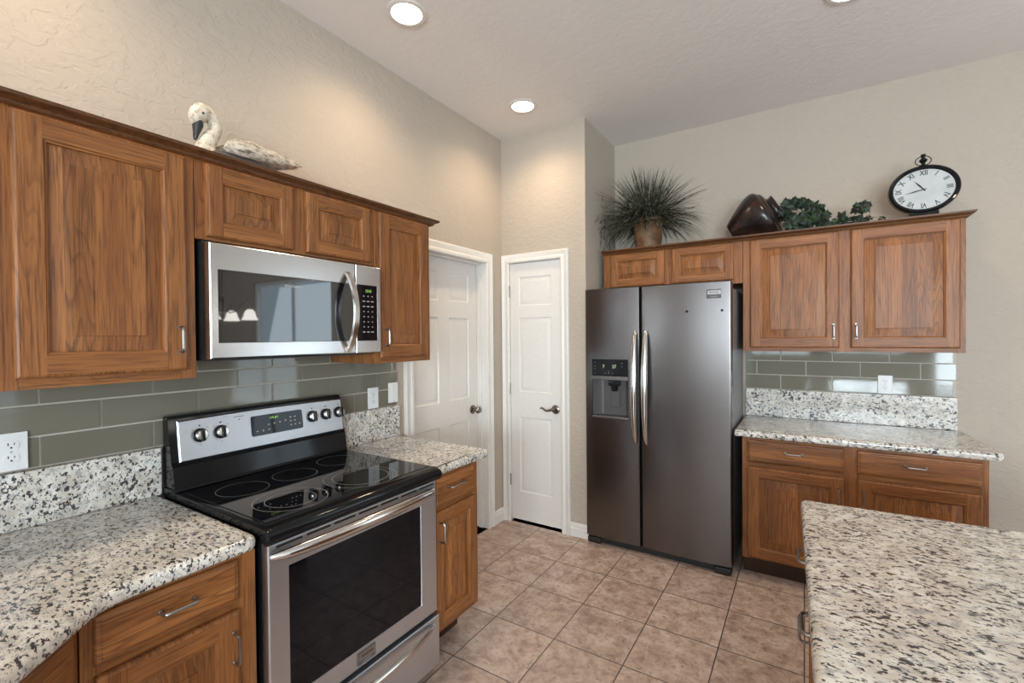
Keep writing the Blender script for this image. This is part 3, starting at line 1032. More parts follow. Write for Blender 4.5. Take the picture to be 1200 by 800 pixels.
# bowed bar handle
hp, hr = [], []
for i in range(25):
    t = i / 24
    hp.append((0.010 + (W - 0.035) * t, -0.006 - 0.054 * math.sin(math.pi * t) ** 0.55, 0.811 + 0.010 * math.sin(math.pi * t)))
    hr.append(0.011 + 0.009 * math.sin(math.pi * t) ** 0.4)
b = MB(); b.tube(hp, hr, 14, flat=0.85); b.build('handle', 'sspol', dr)
b = MB(); b.box(0.315, 0.394, -0.0035, 0.0005, 0.300, 0.344, 0.001); bd = b.build('badge', 'dgrey', dr)
b = MB(); b.box(0.321, 0.391, -0.0042, -0.0035, 0.315, 0.3395, 0.0002); b.build('badge_plate', 'nickel', bd)
text('FRIGIDAIRE', 0.0125, bd, 'blackm', 0.356, -0.0046, 0.3275, sx=0.82, bold=0.0002)
text('GALLERY', 0.0075, bd, 'grey', 0.356, -0.0040, 0.3075, sx=1.1)
# storage drawer
b = MB()
b.loops([rect(0.003, W + 0.002, 0.058, 0.272, i, d) for i, d in [(0, 0.029), (0, 0.0), (0.002, -0.004), (0.006, -0.006)]])
sd = b.build('storage_drawer', 'ssr', rg, angle=30)
hp, hr = [], []
for i in range(25):
    t = i / 24
    hp.append((0.03 + (W - 0.06) * t, -0.007 - 0.042 * math.sin(math.pi * t) ** 0.6, 0.248 - 0.012 * math.sin(math.pi * t)))
    hr.append(0.006 + 0.010 * math.sin(math.pi * t) ** 0.4)
b = MB(); b.tube(hp, hr, 14, flat=0.8); b.build('handle', 'sspol', sd)

# ------------------------------------------------------------------ microwave
mw = thing('microwave', 'stainless over-the-range microwave with black glass door and curved handle', 'microwave', (0.39, 0.735, 0), RL)
MW = 0.7185
Z0, Z1 = 1.383, 1.7765
b = MB(); b.box(0.0, MW, 0.045, 0.374, Z0 - 0.006, Z1, 0.002); b.build('case', 'blackm', mw)
b = MB(); b.box(0.06, MW - 0.06, 0.06, 0.33, Z0 - 0.010, Z0 - 0.0065, 0.001); b.build('grease_filter', 'dgrey', mw)
xs_ = 0.577


def mw_front(name, x0, x1, hole):
    mb = MB()
    z0, z1 = Z0, Z1 - 0.009
    mb.loops([rect(x0, x1, z0, z1, i, d) for i, d in [(0, 0.044), (0, 0.006), (0.002, 0.002), (0.005, 0)]], 0, True, False)
    A = [x0 + 0.005, hole[0], hole[1], x1 - 0.005]
    Zz = [z0 + 0.005, hole[2], hole[3], z1 - 0.005]
    for i in range(3):
        for j in range(3):
            if i == 1 and j == 1:
                continue
            if A[i + 1] - A[i] < 1e-4:
                continue
            mb.face([(A[i], 0, Zz[j]), (A[i + 1], 0, Zz[j]), (A[i + 1], 0, Zz[j + 1]), (A[i], 0, Zz[j + 1])])
    mb.loops([rect(*hole, 0, 0.0), rect(*hole, 0.001, 0.003)], 0, False, False)
    bmesh.ops.remove_doubles(mb.bm, verts=mb.bm.verts, dist=1e-5)
    return mb.build(name, 'ss', mw, angle=30)


hA = (0.026, xs_ - 0.0055, 1.436, 1.680)
md = mw_front('door', 0.0, xs_ - 0.0005, hA)
b = MB(); b.box(hA[0] + 0.001, hA[1] - 0.001, 0.0015, 0.006, hA[2] + 0.001, hA[3] - 0.001, 0.001); gp = b.build('door_glass', 'mwglass', md)
text('FRIGIDAIRE', 0.0125, gp, 'grey', 0.29, 0.0012, 1.645, sx=1.0, bold=0.0002)
hB = (xs_ + 0.0065, MW - 0.022, 1.436, 1.681)
mp_ = mw_front('control_panel', xs_ + 0.0015, MW, hB)
b = MB(); b.box(hB[0] + 0.001, hB[1] - 0.001, 0.0015, 0.006, hB[2] + 0.001, hB[3] - 0.001, 0.001); pg = b.build('panel_glass', 'glass', mp_)
text('10:43', 0.0185, pg, 'green', xs_ + 0.07, 0.0012, 1.655, name='clock_digits', sx=0.85)
b = MB()
for i in range(8):
    z = 1.632 - i * 0.0225
    for j, x in enumerate((0.045, 0.068, 0.091)):
        ww = 0.007 if i in (1, 2, 7) else 0.003
        mark(pg, xs_ + x - ww, xs_ + x + ww, 0.001, 0.0014, z - 0.0022, z + 0.0022, 'grey', 'button')
hp = []
for i in range(21):
    t = i / 20
    hp.append((0.533, 0.0 - 0.058 * math.sin(math.pi * t) ** 0.7, 1.396 + 0.325 * t))
b = MB()
lps = []
for i, p in enumerate(hp):
    a = hp[min(i + 1, 20)]; c_ = hp[max(i - 1, 0)]
    tg = (Vector(a) - Vector(c_)).normalized()
    nr = Vector((0, -tg.z, tg.y)).normalized()
    if nr.y > 0:
        nr = -nr
    P0 = Vector(p)
    wd = 0.0135
    lps.append([P0 + Vector((-wd, 0, 0)), P0 + Vector((-wd * 0.8, 0, 0)) + nr * 0.009, P0 + Vector((wd * 0.8, 0, 0)) + nr * 0.009, P0 + Vector((wd, 0, 0)), P0 + Vector((wd * 0.8, 0, 0)) - nr * 0.004, P0 + Vector((-wd * 0.8, 0, 0)) - nr * 0.004])
b.loops(lps)
b.build('handle', 'sspol', md, angle=40)

# ------------------------------------------------------------------ refrigerator
fr = thing('refrigerator', 'side by side stainless refrigerator with water dispenser in the left door', 'refrigerator', (0, 2.985, 0))
FX0, FX1, FS = 0.7225, 1.6555, 1.1125
b = MB(); b.box(FX0 + 0.006, FX1 - 0.004, 0.095, 0.655, 0.03, 1.735, 0.006); M['fcase'] = plain('grey_painted_case', (0.20, 0.195, 0.19), 0.4)
b.build('case', 'fcase', fr)
b = MB(); b.box(FX0 + 0.03, FX1 - 0.03, 0.10, 0.16, 1.735, 1.757, 0.004); b.build('hinge_cover', 'dgrey', fr)
b = MB()
b.box(FX0 + 0.03, FX1 - 0.02, 0.04, 0.094, 0.006, 0.046, 0.006)
for x in (FX0 + 0.005, FX1 - 0.105):
    b.box(x, x + 0.10, 0.012, 0.09, 0.001, 0.047, 0.014, seg=4)
b.build('base_grille', 'blackm', fr)


def bow(x, x0, x1):
    t = (x - (x0 + x1) / 2) / ((x1 - x0) / 2)
    return 0.010 * t * t


def fridge_door(name, x0, x1, hole=None):
    mb = MB()
    z0, z1 = 0.052, 1.771
    xs = [x0 + (x1 - x0) * i / 12 for i in range(13)]
    e = 0.010
    X = sorted({x0 + e, x1 - e, *xs[1:-1], *((hole[0], hole[1]) if hole else ())})
    X = [x for x in X if x0 + e <= x <= x1 - e]
    Zs = sorted({z0 + 0.006, z1 - 0.006, *((hole[2], hole[3]) if hole else ())})
    V = {}

    def gv(x, z):
        key = (round(x, 5), round(z, 5))
        if key not in V:
            V[key] = mb.v((x, bow(x, x0, x1), z))
        return V[key]
    for i in range(len(X) - 1):
        for j in range(len(Zs) - 1):
            if hole and hole[0] - 1e-6 <= X[i] and X[i + 1] <= hole[1] + 1e-6 and hole[2] - 1e-6 <= Zs[j] and Zs[j + 1] <= hole[3] + 1e-6:
                continue
            mb.face([gv(X[i], Zs[j]), gv(X[i + 1], Zs[j]), gv(X[i + 1], Zs[j + 1]), gv(X[i], Zs[j + 1])])
    # rounded rim and sides
    def rim(ex, ez, dy):
        pts = [(x0 + ex, z0 + ez)] + [(x, z0 + ez) for x in X[1:-1]] + [(x1 - ex, z0 + ez), (x1 - ex, z1 - ez)] + [(x, z1 - ez) for x in X[1:-1][::-1]] + [(x0 + ex, z1 - ez)]
        return [(x, bow(min(max(x, x0 + e), x1 - e), x0, x1) + dy if dy < 0.05 else dy, z) for x, z in pts]
    mb.loops([rim(e, 0.006, 0.0), rim(0.004, 0.0025, 0.0035), rim(0.001, 0.0, 0.010), rim(0.0, 0.0, 0.086)], 0, False, True)
    if hole:
        hx = [x for x in X if hole[0] - 1e-6 <= x <= hole[1] + 1e-6]
        front = [(x, hole[2]) for x in hx] + [(x, hole[3]) for x in hx[::-1]]
        fl = [(x, bow(x, x0, x1), z) for x, z in front]
        mb.loops([fl, [(x, 0.075, z) for x, y, z in fl]], 0, False, True)
    bmesh.ops.remove_doubles(mb.bm, verts=mb.bm.verts, dist=1e-5)
    return mb.build(name, 'ssv', fr, angle=30)


HOLE = (0.777, 1.033, 0.884, 1.288)
fl_ = fridge_door('freezer_door', FX0, FS - 0.005, HOLE)
fd_ = fridge_door('fridge_door', FS + 0.005, FX1)
b = MB(); b.box(FS - 0.004, FS + 0.004, 0.05, 0.084, 0.055, 1.765); b.build('door_gasket', 'blackm', fr)
for dr_, x0, lean in ((fl_, 1.082, -1), (fd_, 1.152, 1)):
    hp, hr = [], []
    for i in range(25):
        t = i / 24
        hp.append((x0, 0.008 - 0.060 * math.sin(math.pi * t) ** 0.5, 0.733 + 0.747 * t))
        hr.append(0.007 + 0.0145 * math.sin(math.pi * t) ** 0.4)
    b = MB(); b.tube(hp, hr, 14, flat=0.8, up=(1, 0, 0)); b.build('handle', 'sspol', dr_)
# dispenser
dp = MB(); y0 = -0.001
dp.box(HOLE[0] + 0.001, HOLE[1] - 0.001, -0.002, 0.05, 1.176, HOLE[3] - 0.001, 0.002)
M['dglass'] = plain('satin_black_display', (0.006, 0.006, 0.007), 0.22, 0.0, Specular_IOR_Level=0.2)
dd = dp.build('dispenser', 'dglass', fr); dd['label'] = 'black glossy dispenser display'
text('7', 0.032, dd, 'led', 0.862, -0.0026, 1.238, name='temperature_digits', sx=0.9, bold=0.0)
text('37', 0.032, dd, 'led', 0.937, -0.0026, 1.238, name='temperature_digits', sx=0.9, bold=0.0)
b = MB()
for x, z in ((0.80, 1.265), (0.80, 1.24), (0.80, 1.22), (0.80, 1.192), (0.873, 1.192), (0.899, 1.192), (0.899, 1.204), (0.925, 1.192), (0.99, 1.262), (0.99, 1.24)):
    mark(dd, x - 0.006, x + 0.006, -0.0026, -0.002, z - 0.0025, z + 0.0025, 'dgrey', 'button')
b = MB(); b.loops([[(HOLE[0] + 0.001, y, z), (HOLE[1] - 0.001, y, z), (HOLE[1] - 0.001, y2, z2), (HOLE[0] + 0.001, y2, z2)] for y, z, y2, z2 in ((0.0, 1.148, 0.0, 1.1755), (-0.006, 1.15, -0.004, 1.174))])
b.box(HOLE[0] + 0.001, HOLE[1] - 0.001, 0.0, 0.06, 1.148, 1.1755, 0.002)
b.build('dispenser_trim', 'ssv', fr)
b = MB()   # curved liner of the niche
sec = []
for i in range(13):
    t = i / 12
    sec.append((0.004 + 0.0 + t * 0, 0, 0))
lin = [(HOLE[0] + 0.001, 0.012), (HOLE[0] + 0.02, 0.04), (HOLE[0] + 0.045, 0.066), (HOLE[0] + 0.06, 0.071), (HOLE[1] - 0.06, 0.071), (HOLE[1] - 0.035, 0.066), (HOLE[1] - 0.015, 0.04), (HOLE[1] - 0.001, 0.012)]
b.loops([[(x, y, z) for x, y in lin] for z in (0.902, 1.147)], 0, False, False, closed=False)
b.build('dispenser_niche', 'dgrey', fr)
b = MB(); b.box(HOLE[0] + 0.001, HOLE[1] - 0.001, -0.004, 0.072, 0.885, 0.8995, 0.003); b.build('drip_tray', 'nickel', fr)
b = MB()
b.box(0.885, 0.965, 0.02, 0.06, 1.105, 1.147, 0.006)
b.lathe([(0.018, 0.0), (0.022, 0.012), (0.024, 0.04)], Matrix.Translation((0.925, 0.036, 1.07)), 18)
b.build('dispenser_spout', 'black', fr)
b = MB(); b.box(0.895, 0.955, 0.052, 0.058, 0.96, 1.075, 0.004); b.build('dispenser_paddle', 'dgrey', fr)
b = MB(); b.box(1.519, 1.601, 0.0015, 0.006, 1.668, 1.722, 0.001); bd = b.build('badge', 'dgrey', fd_)
b = MB(); b.box(1.526, 1.599, 0.0005, 0.0015, 1.692, 1.7145, 0.0002); b.build('badge_plate', 'nickel', bd)
text('FRIGIDAIRE', 0.0135, bd, 'blackm', 1.5625, 0.0001, 1.703, sx=0.8, bold=0.0002)
text('GALLERY', 0.0085, bd, 'grey', 1.5625, 0.0009, 1.678, sx=1.1)
for x, lb in ((1.407, 'small round magnet on the fridge door, the one nearer the handles'), (1.606, 'small round magnet on the fridge door just below the badge')):
    b = MB(); b.lathe([(0.0, 0.0), (0.0075, 0.0), (0.0075, 0.004), (0.005, 0.007), (0.0045, 0.010), (0.006, 0.013), (0.0, 0.014)], Matrix.Translation((x, 2.985 + bow(x, FS + 0.005, FX1) - 0.0005, 1.594)) @ Matrix.Rotation(R(90), 4, 'X'), 16, cap=False)
    tag(b.build('fridge_magnet', 'black'), lb, 'magnet')


# ------------------------------------------------------------------ recessed lights
def can(x, y, label):
    o = thing('recessed_light', label, 'light', (x, y, ZC), 0, 'recessed ceiling lights')
    mb = MB(); mb.lathe([(0.072, -0.001), (0.096, -0.001), (0.096, -0.004), (0.088, -0.008), (0.073, -0.007), (0.072, -0.004)], None, 40)
    mb.build('trim_ring', 'white', o)
    mb = MB(); mb.lathe([(0.0, -0.0015), (0.0715, -0.0015), (0.0715, -0.0045), (0.06, -0.006), (0.0, -0.0065)], None, 40, cap=False)
    mb.build('lens', 'lamp', o)
    d = bpy.data.lights.new('lamp', 'SPOT')
    d.energy = P_CAN
    d.color = WARM
    d.spot_size = R(150)
    d.spot_blend = 0.85
    d.shadow_soft_size = 0.06
    l = bpy.data.objects.new('lamp', d)
    COL.objects.link(l)
    l.parent = o
    l.location = (0, 0, -0.03)
    return o


can(0.425, 1.6, 'round recessed ceiling light above the microwave')
can(0.43, 2.66, 'round recessed ceiling light in front of the pantry corner')
can(2.195, 2.57, 'round recessed ceiling light above the cabinets with the oval clock')
can(0.425, 0.3, 'added unseen recessed ceiling light over the bend of the left counter')  # unseen can added to the row, kept for its light

# ------------------------------------------------------------------ swan
M['swan'] = None
k = NT('weathered_white')
tc = k.obj()
c0 = k.ramp(k.noise(tc, 55, 4, 0.65), [(0.32, (0.22, 0.165, 0.11)), (0.43, (0.50, 0.43, 0.33)), (0.58, (0.64, 0.595, 0.51))])
k.p(Base_Color=c0, Roughness=0.75); k.bump(k.noise(tc, 90, 3), 0.3, 0.003)
M['swan'] = k.m
k = NT('weathered_wing')
tc = k.obj()
v = k.vmath('MULTIPLY', tc, (1, 0.35, 1))
c0 = k.ramp(k.noise(v, 70, 4, 0.7), [(0.34, (0.10, 0.08, 0.065)), (0.46, (0.36, 0.305, 0.24)), (0.60, (0.60, 0.54, 0.45))])
k.p(Base_Color=c0, Roughness=0.8); k.bump(k.noise(v, 80, 3), 0.5, 0.004)
M['wing'] = k.m
M['beak'] = plain('beak_black', (0.02, 0.02, 0.022), 0.35)
M['mud'] = plain('swan_underside', (0.09, 0.08, 0.075), 0.7)
M['ochre'] = plain('ochre_stain', (0.36, 0.25, 0.10), 0.7)
SX = 0.19
sw = thing('swan_figurine', 'weathered white carved swan with a bowed neck on top of the cabinets', 'figurine', (SX, 0.95, 2.0505))


def S(pts):   # (world y, world z, dx) -> local
    return [(dx, y - 0.95, z - 2.0505) for y, z, dx in pts]


b = MB()
b.tube(S([(0.765, 2.085, 0), (0.785, 2.09, 0), (0.82, 2.095, 0), (0.88, 2.10, 0), (0.95, 2.10, 0), (1.02, 2.098, 0), (1.07, 2.10, 0), (1.11, 2.112, 0), (1.125, 2.118, 0)]),
       [0.010, 0.028, 0.042, 0.048, 0.0485, 0.0465, 0.040, 0.022, 0.006], 20, flat=[1.1, 1.15, 1.25, 1.35, 1.4, 1.35, 1.2, 1.1, 1.0], up=(0, 0, 1))
body = b.build('body', 'mud', sw, angle=60)
def smooth_path(rows, k_=4):
    """Catmull-Rom through rows of numbers"""
    out = []
    n_ = len(rows)
    for a_ in range(n_ - 1):
        p = [rows[max(a_ - 1, 0)], rows[a_], rows[a_ + 1], rows[min(a_ + 2, n_ - 1)]]
        for q_ in range(k_):
            t = q_ / k_
            out.append([0.5 * (2 * p[1][d] + (p[2][d] - p[0][d]) * t + (2 * p[0][d] - 5 * p[1][d] + 4 * p[2][d] - p[3][d]) * t * t + (3 * p[1][d] - p[0][d] - 3 * p[2][d] + p[3][d]) * t ** 3) for d in range(len(p[0]))])
    out.append(list(rows[-1]))
    return out


b = MB()   # breast, neck and head in one sweep
rows = smooth_path([(0.832, 2.062, 0.052, 1.1), (0.828, 2.100, 0.047, 1.1), (0.820, 2.138, 0.033, 1.0), (0.834, 2.176, 0.0265, 0.95), (0.850, 2.209, 0.0225, 0.95),
                    (0.855, 2.229, 0.0225, 0.95), (0.846, 2.250, 0.0225, 0.95), (0.831, 2.264, 0.0255, 0.95), (0.8115, 2.268, 0.031, 0.9), (0.798, 2.251, 0.0305, 0.9), (0.794, 2.232, 0.0255, 0.85), (0.798, 2.217, 0.017, 0.8)])
b.tube(S([(r[0], r[1], 0) for r in rows]), [r[2] for r in rows], 20, flat=[r[3] for r in rows], up=(0, 1, 0))
b.build('neck', 'swan', sw, angle=75)
b = MB()
rows = smooth_path([(0.797, 2.236, 0.011, 1.6), (0.7965, 2.221, 0.0175, 1.1), (0.794, 2.204, 0.0150, 1.1), (0.791, 2.187, 0.0105, 1.25), (0.7885, 2.172, 0.0078, 1.4), (0.787, 2.161, 0.0045, 1.3)], 3)
b.tube(S([(r[0], r[1], 0) for r in rows]), [r[2] for r in rows], 16, flat=[r[3] for r in rows], up=(0, 1, 0))
b.build('beak', 'beak', sw, angle=60)
for s in (-1, 1):
    b = MB(); b.lathe([(0.0, -0.004), (0.004, -0.002), (0.0045, 0.001), (0.003, 0.0035), (0, 0.004)], Matrix.Translation(S([(0.8025, 2.2535, s * 0.0262)])[0]) @ Matrix.Rotation(R(90), 4, 'Y'), 12, cap=False)
    b.build('eye', 'beak', sw)
for s in (-1, 1):
    b = MB()
    pts = [(0.862, 2.138, s * 0.050), (0.875, 2.150, s * 0.055), (0.91, 2.160, s * 0.058), (0.96, 2.166, s * 0.056), (1.02, 2.168, s * 0.050), (1.08, 2.172, s * 0.040), (1.13, 2.178, s * 0.030), (1.17, 2.182, s * 0.022), (1.19, 2.184, s * 0.018)]
    b.tube(S(pts), [0.008, 0.022, 0.034, 0.036, 0.033, 0.026, 0.016, 0.009, 0.003], 16, flat=[0.6, 0.55, 0.5, 0.5, 0.5, 0.5, 0.55, 0.6, 0.8], up=(0, 0, 1))
    b.build('wing', 'wing', sw, angle=60)

# ------------------------------------------------------------------ grass plant
k = NT('grass_blade')
tc = k.obj()
rnd = k.noise(tc, 34, 3)
c0 = k.ramp(rnd, [(0.38, (0.020, 0.021, 0.014)), (0.52, (0.055, 0.056, 0.036)), (0.62, (0.17, 0.17, 0.12)), (0.72, (0.34, 0.33, 0.25))])
k.p(Base_Color=c0, Roughness=0.5)
M['blade'] = k.m
k = NT('mottled_terracotta')
tc = k.obj()
c0 = k.ramp(k.noise(tc, 14, 4, 0.6), [(0.35, (0.085, 0.042, 0.020)), (0.5, (0.20, 0.088, 0.034)), (0.65, (0.21, 0.13, 0.07))])
k.p(Base_Color=c0, Roughness=0.6)
M['terra'] = k.m
pl = thing('grass_plant', 'spiky grey green ornamental grass in a terracotta pot above the refrigerator', 'plant', (1.035, 3.455, 2.0505))
b = MB(); b.lathe([(0.0, 0.0), (0.085, 0.0), (0.098, 0.12), (0.104, 0.225), (0.111, 0.228), (0.112, 0.256), (0.104, 0.258), (0.098, 0.235), (0.0, 0.232)], None, 36, cap=False)
b.build('pot', 'terra', pl)
b = MB()
ORG = Vector((1.035, 3.455, 2.0505))
rs = random.Random(11)
for i in range(940):
    az = rs.uniform(0, 2 * math.pi) if i % 4 else rs.uniform(1.05 * math.pi, 1.95 * math.pi)
    el = R(rs.uniform(8, 88)) if i % 3 else R(rs.uniform(-5, 40))
    ln = rs.uniform(0.26, 0.45) * (0.92 if el > R(60) else 1.0)
    d = Vector((math.cos(az) * math.cos(el), math.sin(az) * math.cos(el), math.sin(el)))
    p = Vector((math.cos(az) * rs.uniform(0, 0.075), math.sin(az) * rs.uniform(0, 0.075), 0.235))
    wdt = rs.uniform(0.003, 0.0056)
    droop = rs.uniform(0.25, 1.0) * (1.5 if el < R(40) else 0.7)
    side = d.cross(Vector((0, 0, 1)))
    side = side.normalized() if side.length > 1e-3 else Vector((1, 0, 0))
    side = (Matrix.Rotation(rs.uniform(-1.0, 1.0), 3, d.normalized()) @ side)
    N = 8
    prev = None
    for s in range(N + 1):
        t = s / N
        wv = side * (wdt * (1 - t) ** 0.7 + 0.0003)
        a, c_ = p - wv, p + wv
        for q_ in (a, c_):
            wx, wy = q_.x + ORG.x, q_.y + ORG.y
            q_.x = max(wx, XS + 0.004 + 0.01 * rs.random()) - ORG.x
            q_.y = min(wy, YF - 0.004 - 0.01 * rs.random()) - ORG.y
            inside_cab = wy > 3.215 and wx < 2.75
            if inside_cab:
                q_.z = max(q_.z, 0.022)
        va, vc = b.v(a), b.v(c_)
        if prev:
            b.face([prev[0], prev[1], vc, va])
        prev = (va, vc)
        p = p + d * (ln / N)
        d = (d + Vector((0, 0, -droop * 0.16))).normalized()
b.build('foliage', 'blade', pl)

# ------------------------------------------------------------------ jar lying on its side
k = NT('brown_glaze')
tc = k.obj()
c0 = k.ramp(k.noise(tc, 9, 4, 0.6), [(0.4, (0.008, 0.006, 0.006)), (0.55, (0.022, 0.011, 0.009)), (0.68, (0.075, 0.022, 0.014))])
k.p(Base_Color=c0, Roughness=0.22); k.bump(k.noise(tc, 35, 2), 0.1, 0.004)
M['glaze'] = k.m
axis = Vector((0.883, 0, 0.469)).normalized()
B0 = Vector((1.606, 3.455, 2.121))
rotm = axis.to_track_quat('Z', 'Y').to_matrix().to_4x4()
b = MB(); b.lathe([(0.0, 0.004), (0.070, 0.0), (0.077, 0.003), (0.083, 0.012), (0.104, 0.045), (0.126, 0.082), (0.146, 0.118), (0.161, 0.150), (0.1705, 0.178), (0.1745, 0.198), (0.1755, 0.212), (0.1735, 0.224), (0.168, 0.234), (0.160, 0.241), (0.153, 0.245), (0.150, 0.248), (0.147, 0.254), (0.138, 0.262), (0.124, 0.268), (0.106, 0.273), (0.094, 0.278), (0.0895, 0.285), (0.091, 0.296), (0.096, 0.304), (0.0965, 0.309), (0.090, 0.311), (0.081, 0.305), (0.078, 0.29), (0.082, 0.275), (0.11, 0.25), (0.15, 0.21), (0.10, 0.08), (0.06, 0.025), (0.0, 0.022)],
             Matrix.Translation(B0) @ rotm, 64, cap=False)
tag(b.build('ceramic_jar', 'glaze', angle=62), 'dark brown glazed jar lying on its side on the cabinets', 'jar')

# ------------------------------------------------------------------ ivy
k = NT('ivy_leaf')
tc = k.obj()
c0 = k.ramp(k.noise(tc, 30, 3), [(0.35, (0.004, 0.009, 0.006)), (0.52, (0.008, 0.020, 0.011)), (0.68, (0.026, 0.058, 0.024))])
k.p(Base_Color=c0, Roughness=0.5, Specular_IOR_Level=0.3)
M['ivy'] = k.m
M['stem'] = plain('ivy_stem', (0.22, 0.17, 0.10), 0.7)
iv = thing('ivy_garland', 'dark green artificial ivy trailing from the jar mouth towards the clock', 'plant', (1.95, 3.36, 2.0525))
IO = Vector((1.95, 3.36, 2.0525))
b = MB()
paths = [[(1.925, 3.40, 2.19), (1.96, 3.36, 2.18), (2.02, 3.32, 2.15), (2.08, 3.30, 2.12), (2.18, 3.29, 2.095), (2.27, 3.30, 2.095)],
         [(1.915, 3.42, 2.24), (1.95, 3.40, 2.255), (2.0, 3.38, 2.265), (2.06, 3.36, 2.21), (2.11, 3.33, 2.17)],
         [(1.945, 3.36, 2.14), (1.97, 3.32, 2.12), (2.05, 3.29, 2.10)],
         [(2.18, 3.30, 2.095), (2.25, 3.33, 2.12), (2.285, 3.36, 2.155), (2.29, 3.37, 2.185), (2.32, 3.375, 2.20), (2.345, 3.375, 2.18), (2.34, 3.37, 2.14), (2.31, 3.36, 2.11)],
         [(2.31, 3.36, 2.11), (2.36, 3.34, 2.115), (2.40, 3.33, 2.095)]]
for pth in paths:
    b.tube([Vector(p) - IO for p in pth], 0.0022, 6)
b.build('stem', 'stem', iv)
rs = random.Random(5)
LEAF = [(0, 0), (0.16, -0.16), (0.42, -0.2), (0.40, 0.10), (0.72, 0.28), (0.40, 0.42), (0.30, 0.62), (0.0, 1.05)]
LEAF = LEAF + [(-x, y) for x, y in LEAF[1:-1][::-1]]
b = MB()


def ivy_leaf(c_, size, nrm, roll_):
    qd = nrm.to_track_quat('Z', 'Y').to_matrix()
    rm = qd @ Matrix.Rotation(roll_, 3, 'Z')
    mid = [b.v(c_ + rm @ Vector((0, y * size, 0.10 * size * math.sin(y * 3)))) for y in (0.0, 0.5, 1.05)]
    pts = [b.v(c_ + rm @ Vector((x * size, y * size, -0.28 * size * abs(x)))) for x, y in LEAF]
    n = len(pts)
    cen = mid[1]
    for i in range(n):
        b.face([cen, pts[i], pts[(i + 1) % n]])


cnt = [60, 62, 34, 30, 4]
for pth, nn in zip(paths, cnt):
    P_ = [Vector(p) for p in pth]
    for i in range(nn):
        t = rs.random() * (len(P_) - 1)
        j = min(int(t), len(P_) - 2)
        c_ = P_[j].lerp(P_[j + 1], t - j)
        sprd = 0.028 if nn > 20 else 0.012
        c_ = c_ + Vector((rs.uniform(-1, 1), rs.uniform(-1, 0.6), rs.uniform(-0.8, 0.8))) * sprd
        c_.z = max(c_.z, 2.092)
        nrm = Vector((rs.uniform(-0.6, 0.6), -1.0, rs.uniform(-0.3, 0.7))).normalized()
        ivy_leaf(c_ - IO, rs.uniform(0.03, 0.05) if nn > 32 else rs.uniform(0.022, 0.036), nrm, rs.uniform(0, 6.28))
b.build('foliage', 'ivy', iv, angle=60)

# ------------------------------------------------------------------ oval clock
k = NT('clock_dial')
tc = k.obj()
k.p(Base_Color=k.ramp(k.noise(tc, 9, 3), [(0.3, (0.39, 0.405, 0.41)), (0.7, (0.49, 0.505, 0.51))]), Roughness=0.35)
M['dial'] = k.m
ck = thing('oval_clock', 'black oval pocket watch style clock standing on the right cabinet', 'clock', (2.581, 3.40, 2.0505))
CZ = 0.1975
A_, B_ = 0.154, 0.1325
b = MB()
n = 64
prof = [(0.0, 0.032), (1.0, 0.032), (1.0, 0.0), (0.985, -0.010), (0.955, -0.016), (0.925, -0.014), (0.905, -0.008), (0.885, -0.008), (0.865, -0.004), (0.845, 0.002)]
b.loops([[(A_ * s * math.cos(a) + (0 if s else 0), y, CZ + (B_ - A_ * (1 - s)) * math.sin(a) if s else CZ) for a in [2 * math.pi * i / n for i in range(n)]] for s, y in prof[1:]], 0, True, True)
b.build('case', 'black', ck, angle=30)
b = MB()
ai, bi = A_ * 0.85, B_ - A_ * 0.15
b.loops([[(ai * math.cos(a), y, CZ + bi * math.sin(a)) for a in [2 * math.pi * i / n for i in range(n)]] for y in (0.0015, 0.0005)])
dl_ = b.build('dial', 'dial', ck)
for s in (0.66,):
    b = MB()
    for i in range(n):
        a0, a1 = 2 * math.pi * i / n, 2 * math.pi * (i + 1) / n
        b.face([(ai * s * q_ * math.cos(a), 0.0002, CZ + bi * s * q_ * math.sin(a)) for q_, a in ((0.99, a0), (1.01, a0), (1.01, a1), (0.99, a1))])
    b.build('dial_ring', 'grey', dl_, flat=True)
for h, rn in enumerate(['XII', 'I', 'II', 'III', 'IV', 'V', 'VI', 'VII', 'VIII', 'IX', 'X', 'XI']):
    a = R(90 - h * 30)
    text(rn, 0.038, dl_, 'blackm', ai * 0.82 * math.cos(a), 0.0001, CZ + bi * 0.82 * math.sin(a), name='numeral', rot=math.atan2(bi * math.sin(a), ai * math.cos(a)) - R(90), sx=0.75, bold=0.0008)
b = MB()
for dx, dz, w_ in [(-0.024 + i * 0.0075, 0.047 - 0.00012 * (i - 3) ** 2 * 4, 0.0026) for i in range(8)] + [(-0.012 + i * 0.006, 0.037, 0.0022) for i in range(5)] + [(-0.004, -0.058, 0.009)]:
    b.box(dx - w_, dx + w_, -0.0001, 0.0003, CZ + dz - 0.0012, CZ + dz + 0.0012)
b.build('dial_print', 'grey', dl_, flat=True)


def hand(name, ang, ln, w_, y):
    mb = MB()
    d = Vector((math.sin(R(ang)), 0, math.cos(R(ang))))
    s_ = Vector((d.z, 0, -d.x))
    o_ = Vector((0, y, CZ - 0.001))
    P_ = [o_ - d * 0.012 - s_ * w_ * 0.6, o_ - d * 0.012 + s_ * w_ * 0.6, o_ + d * ln * 0.45 + s_ * w_, o_ + d * ln, o_ + d * ln * 0.45 - s_ * w_]
    mb.loops([P_, [p + Vector((0, -0.0008, 0)) for p in P_]])
    return mb.build(name, 'blackm', ck, flat=True)


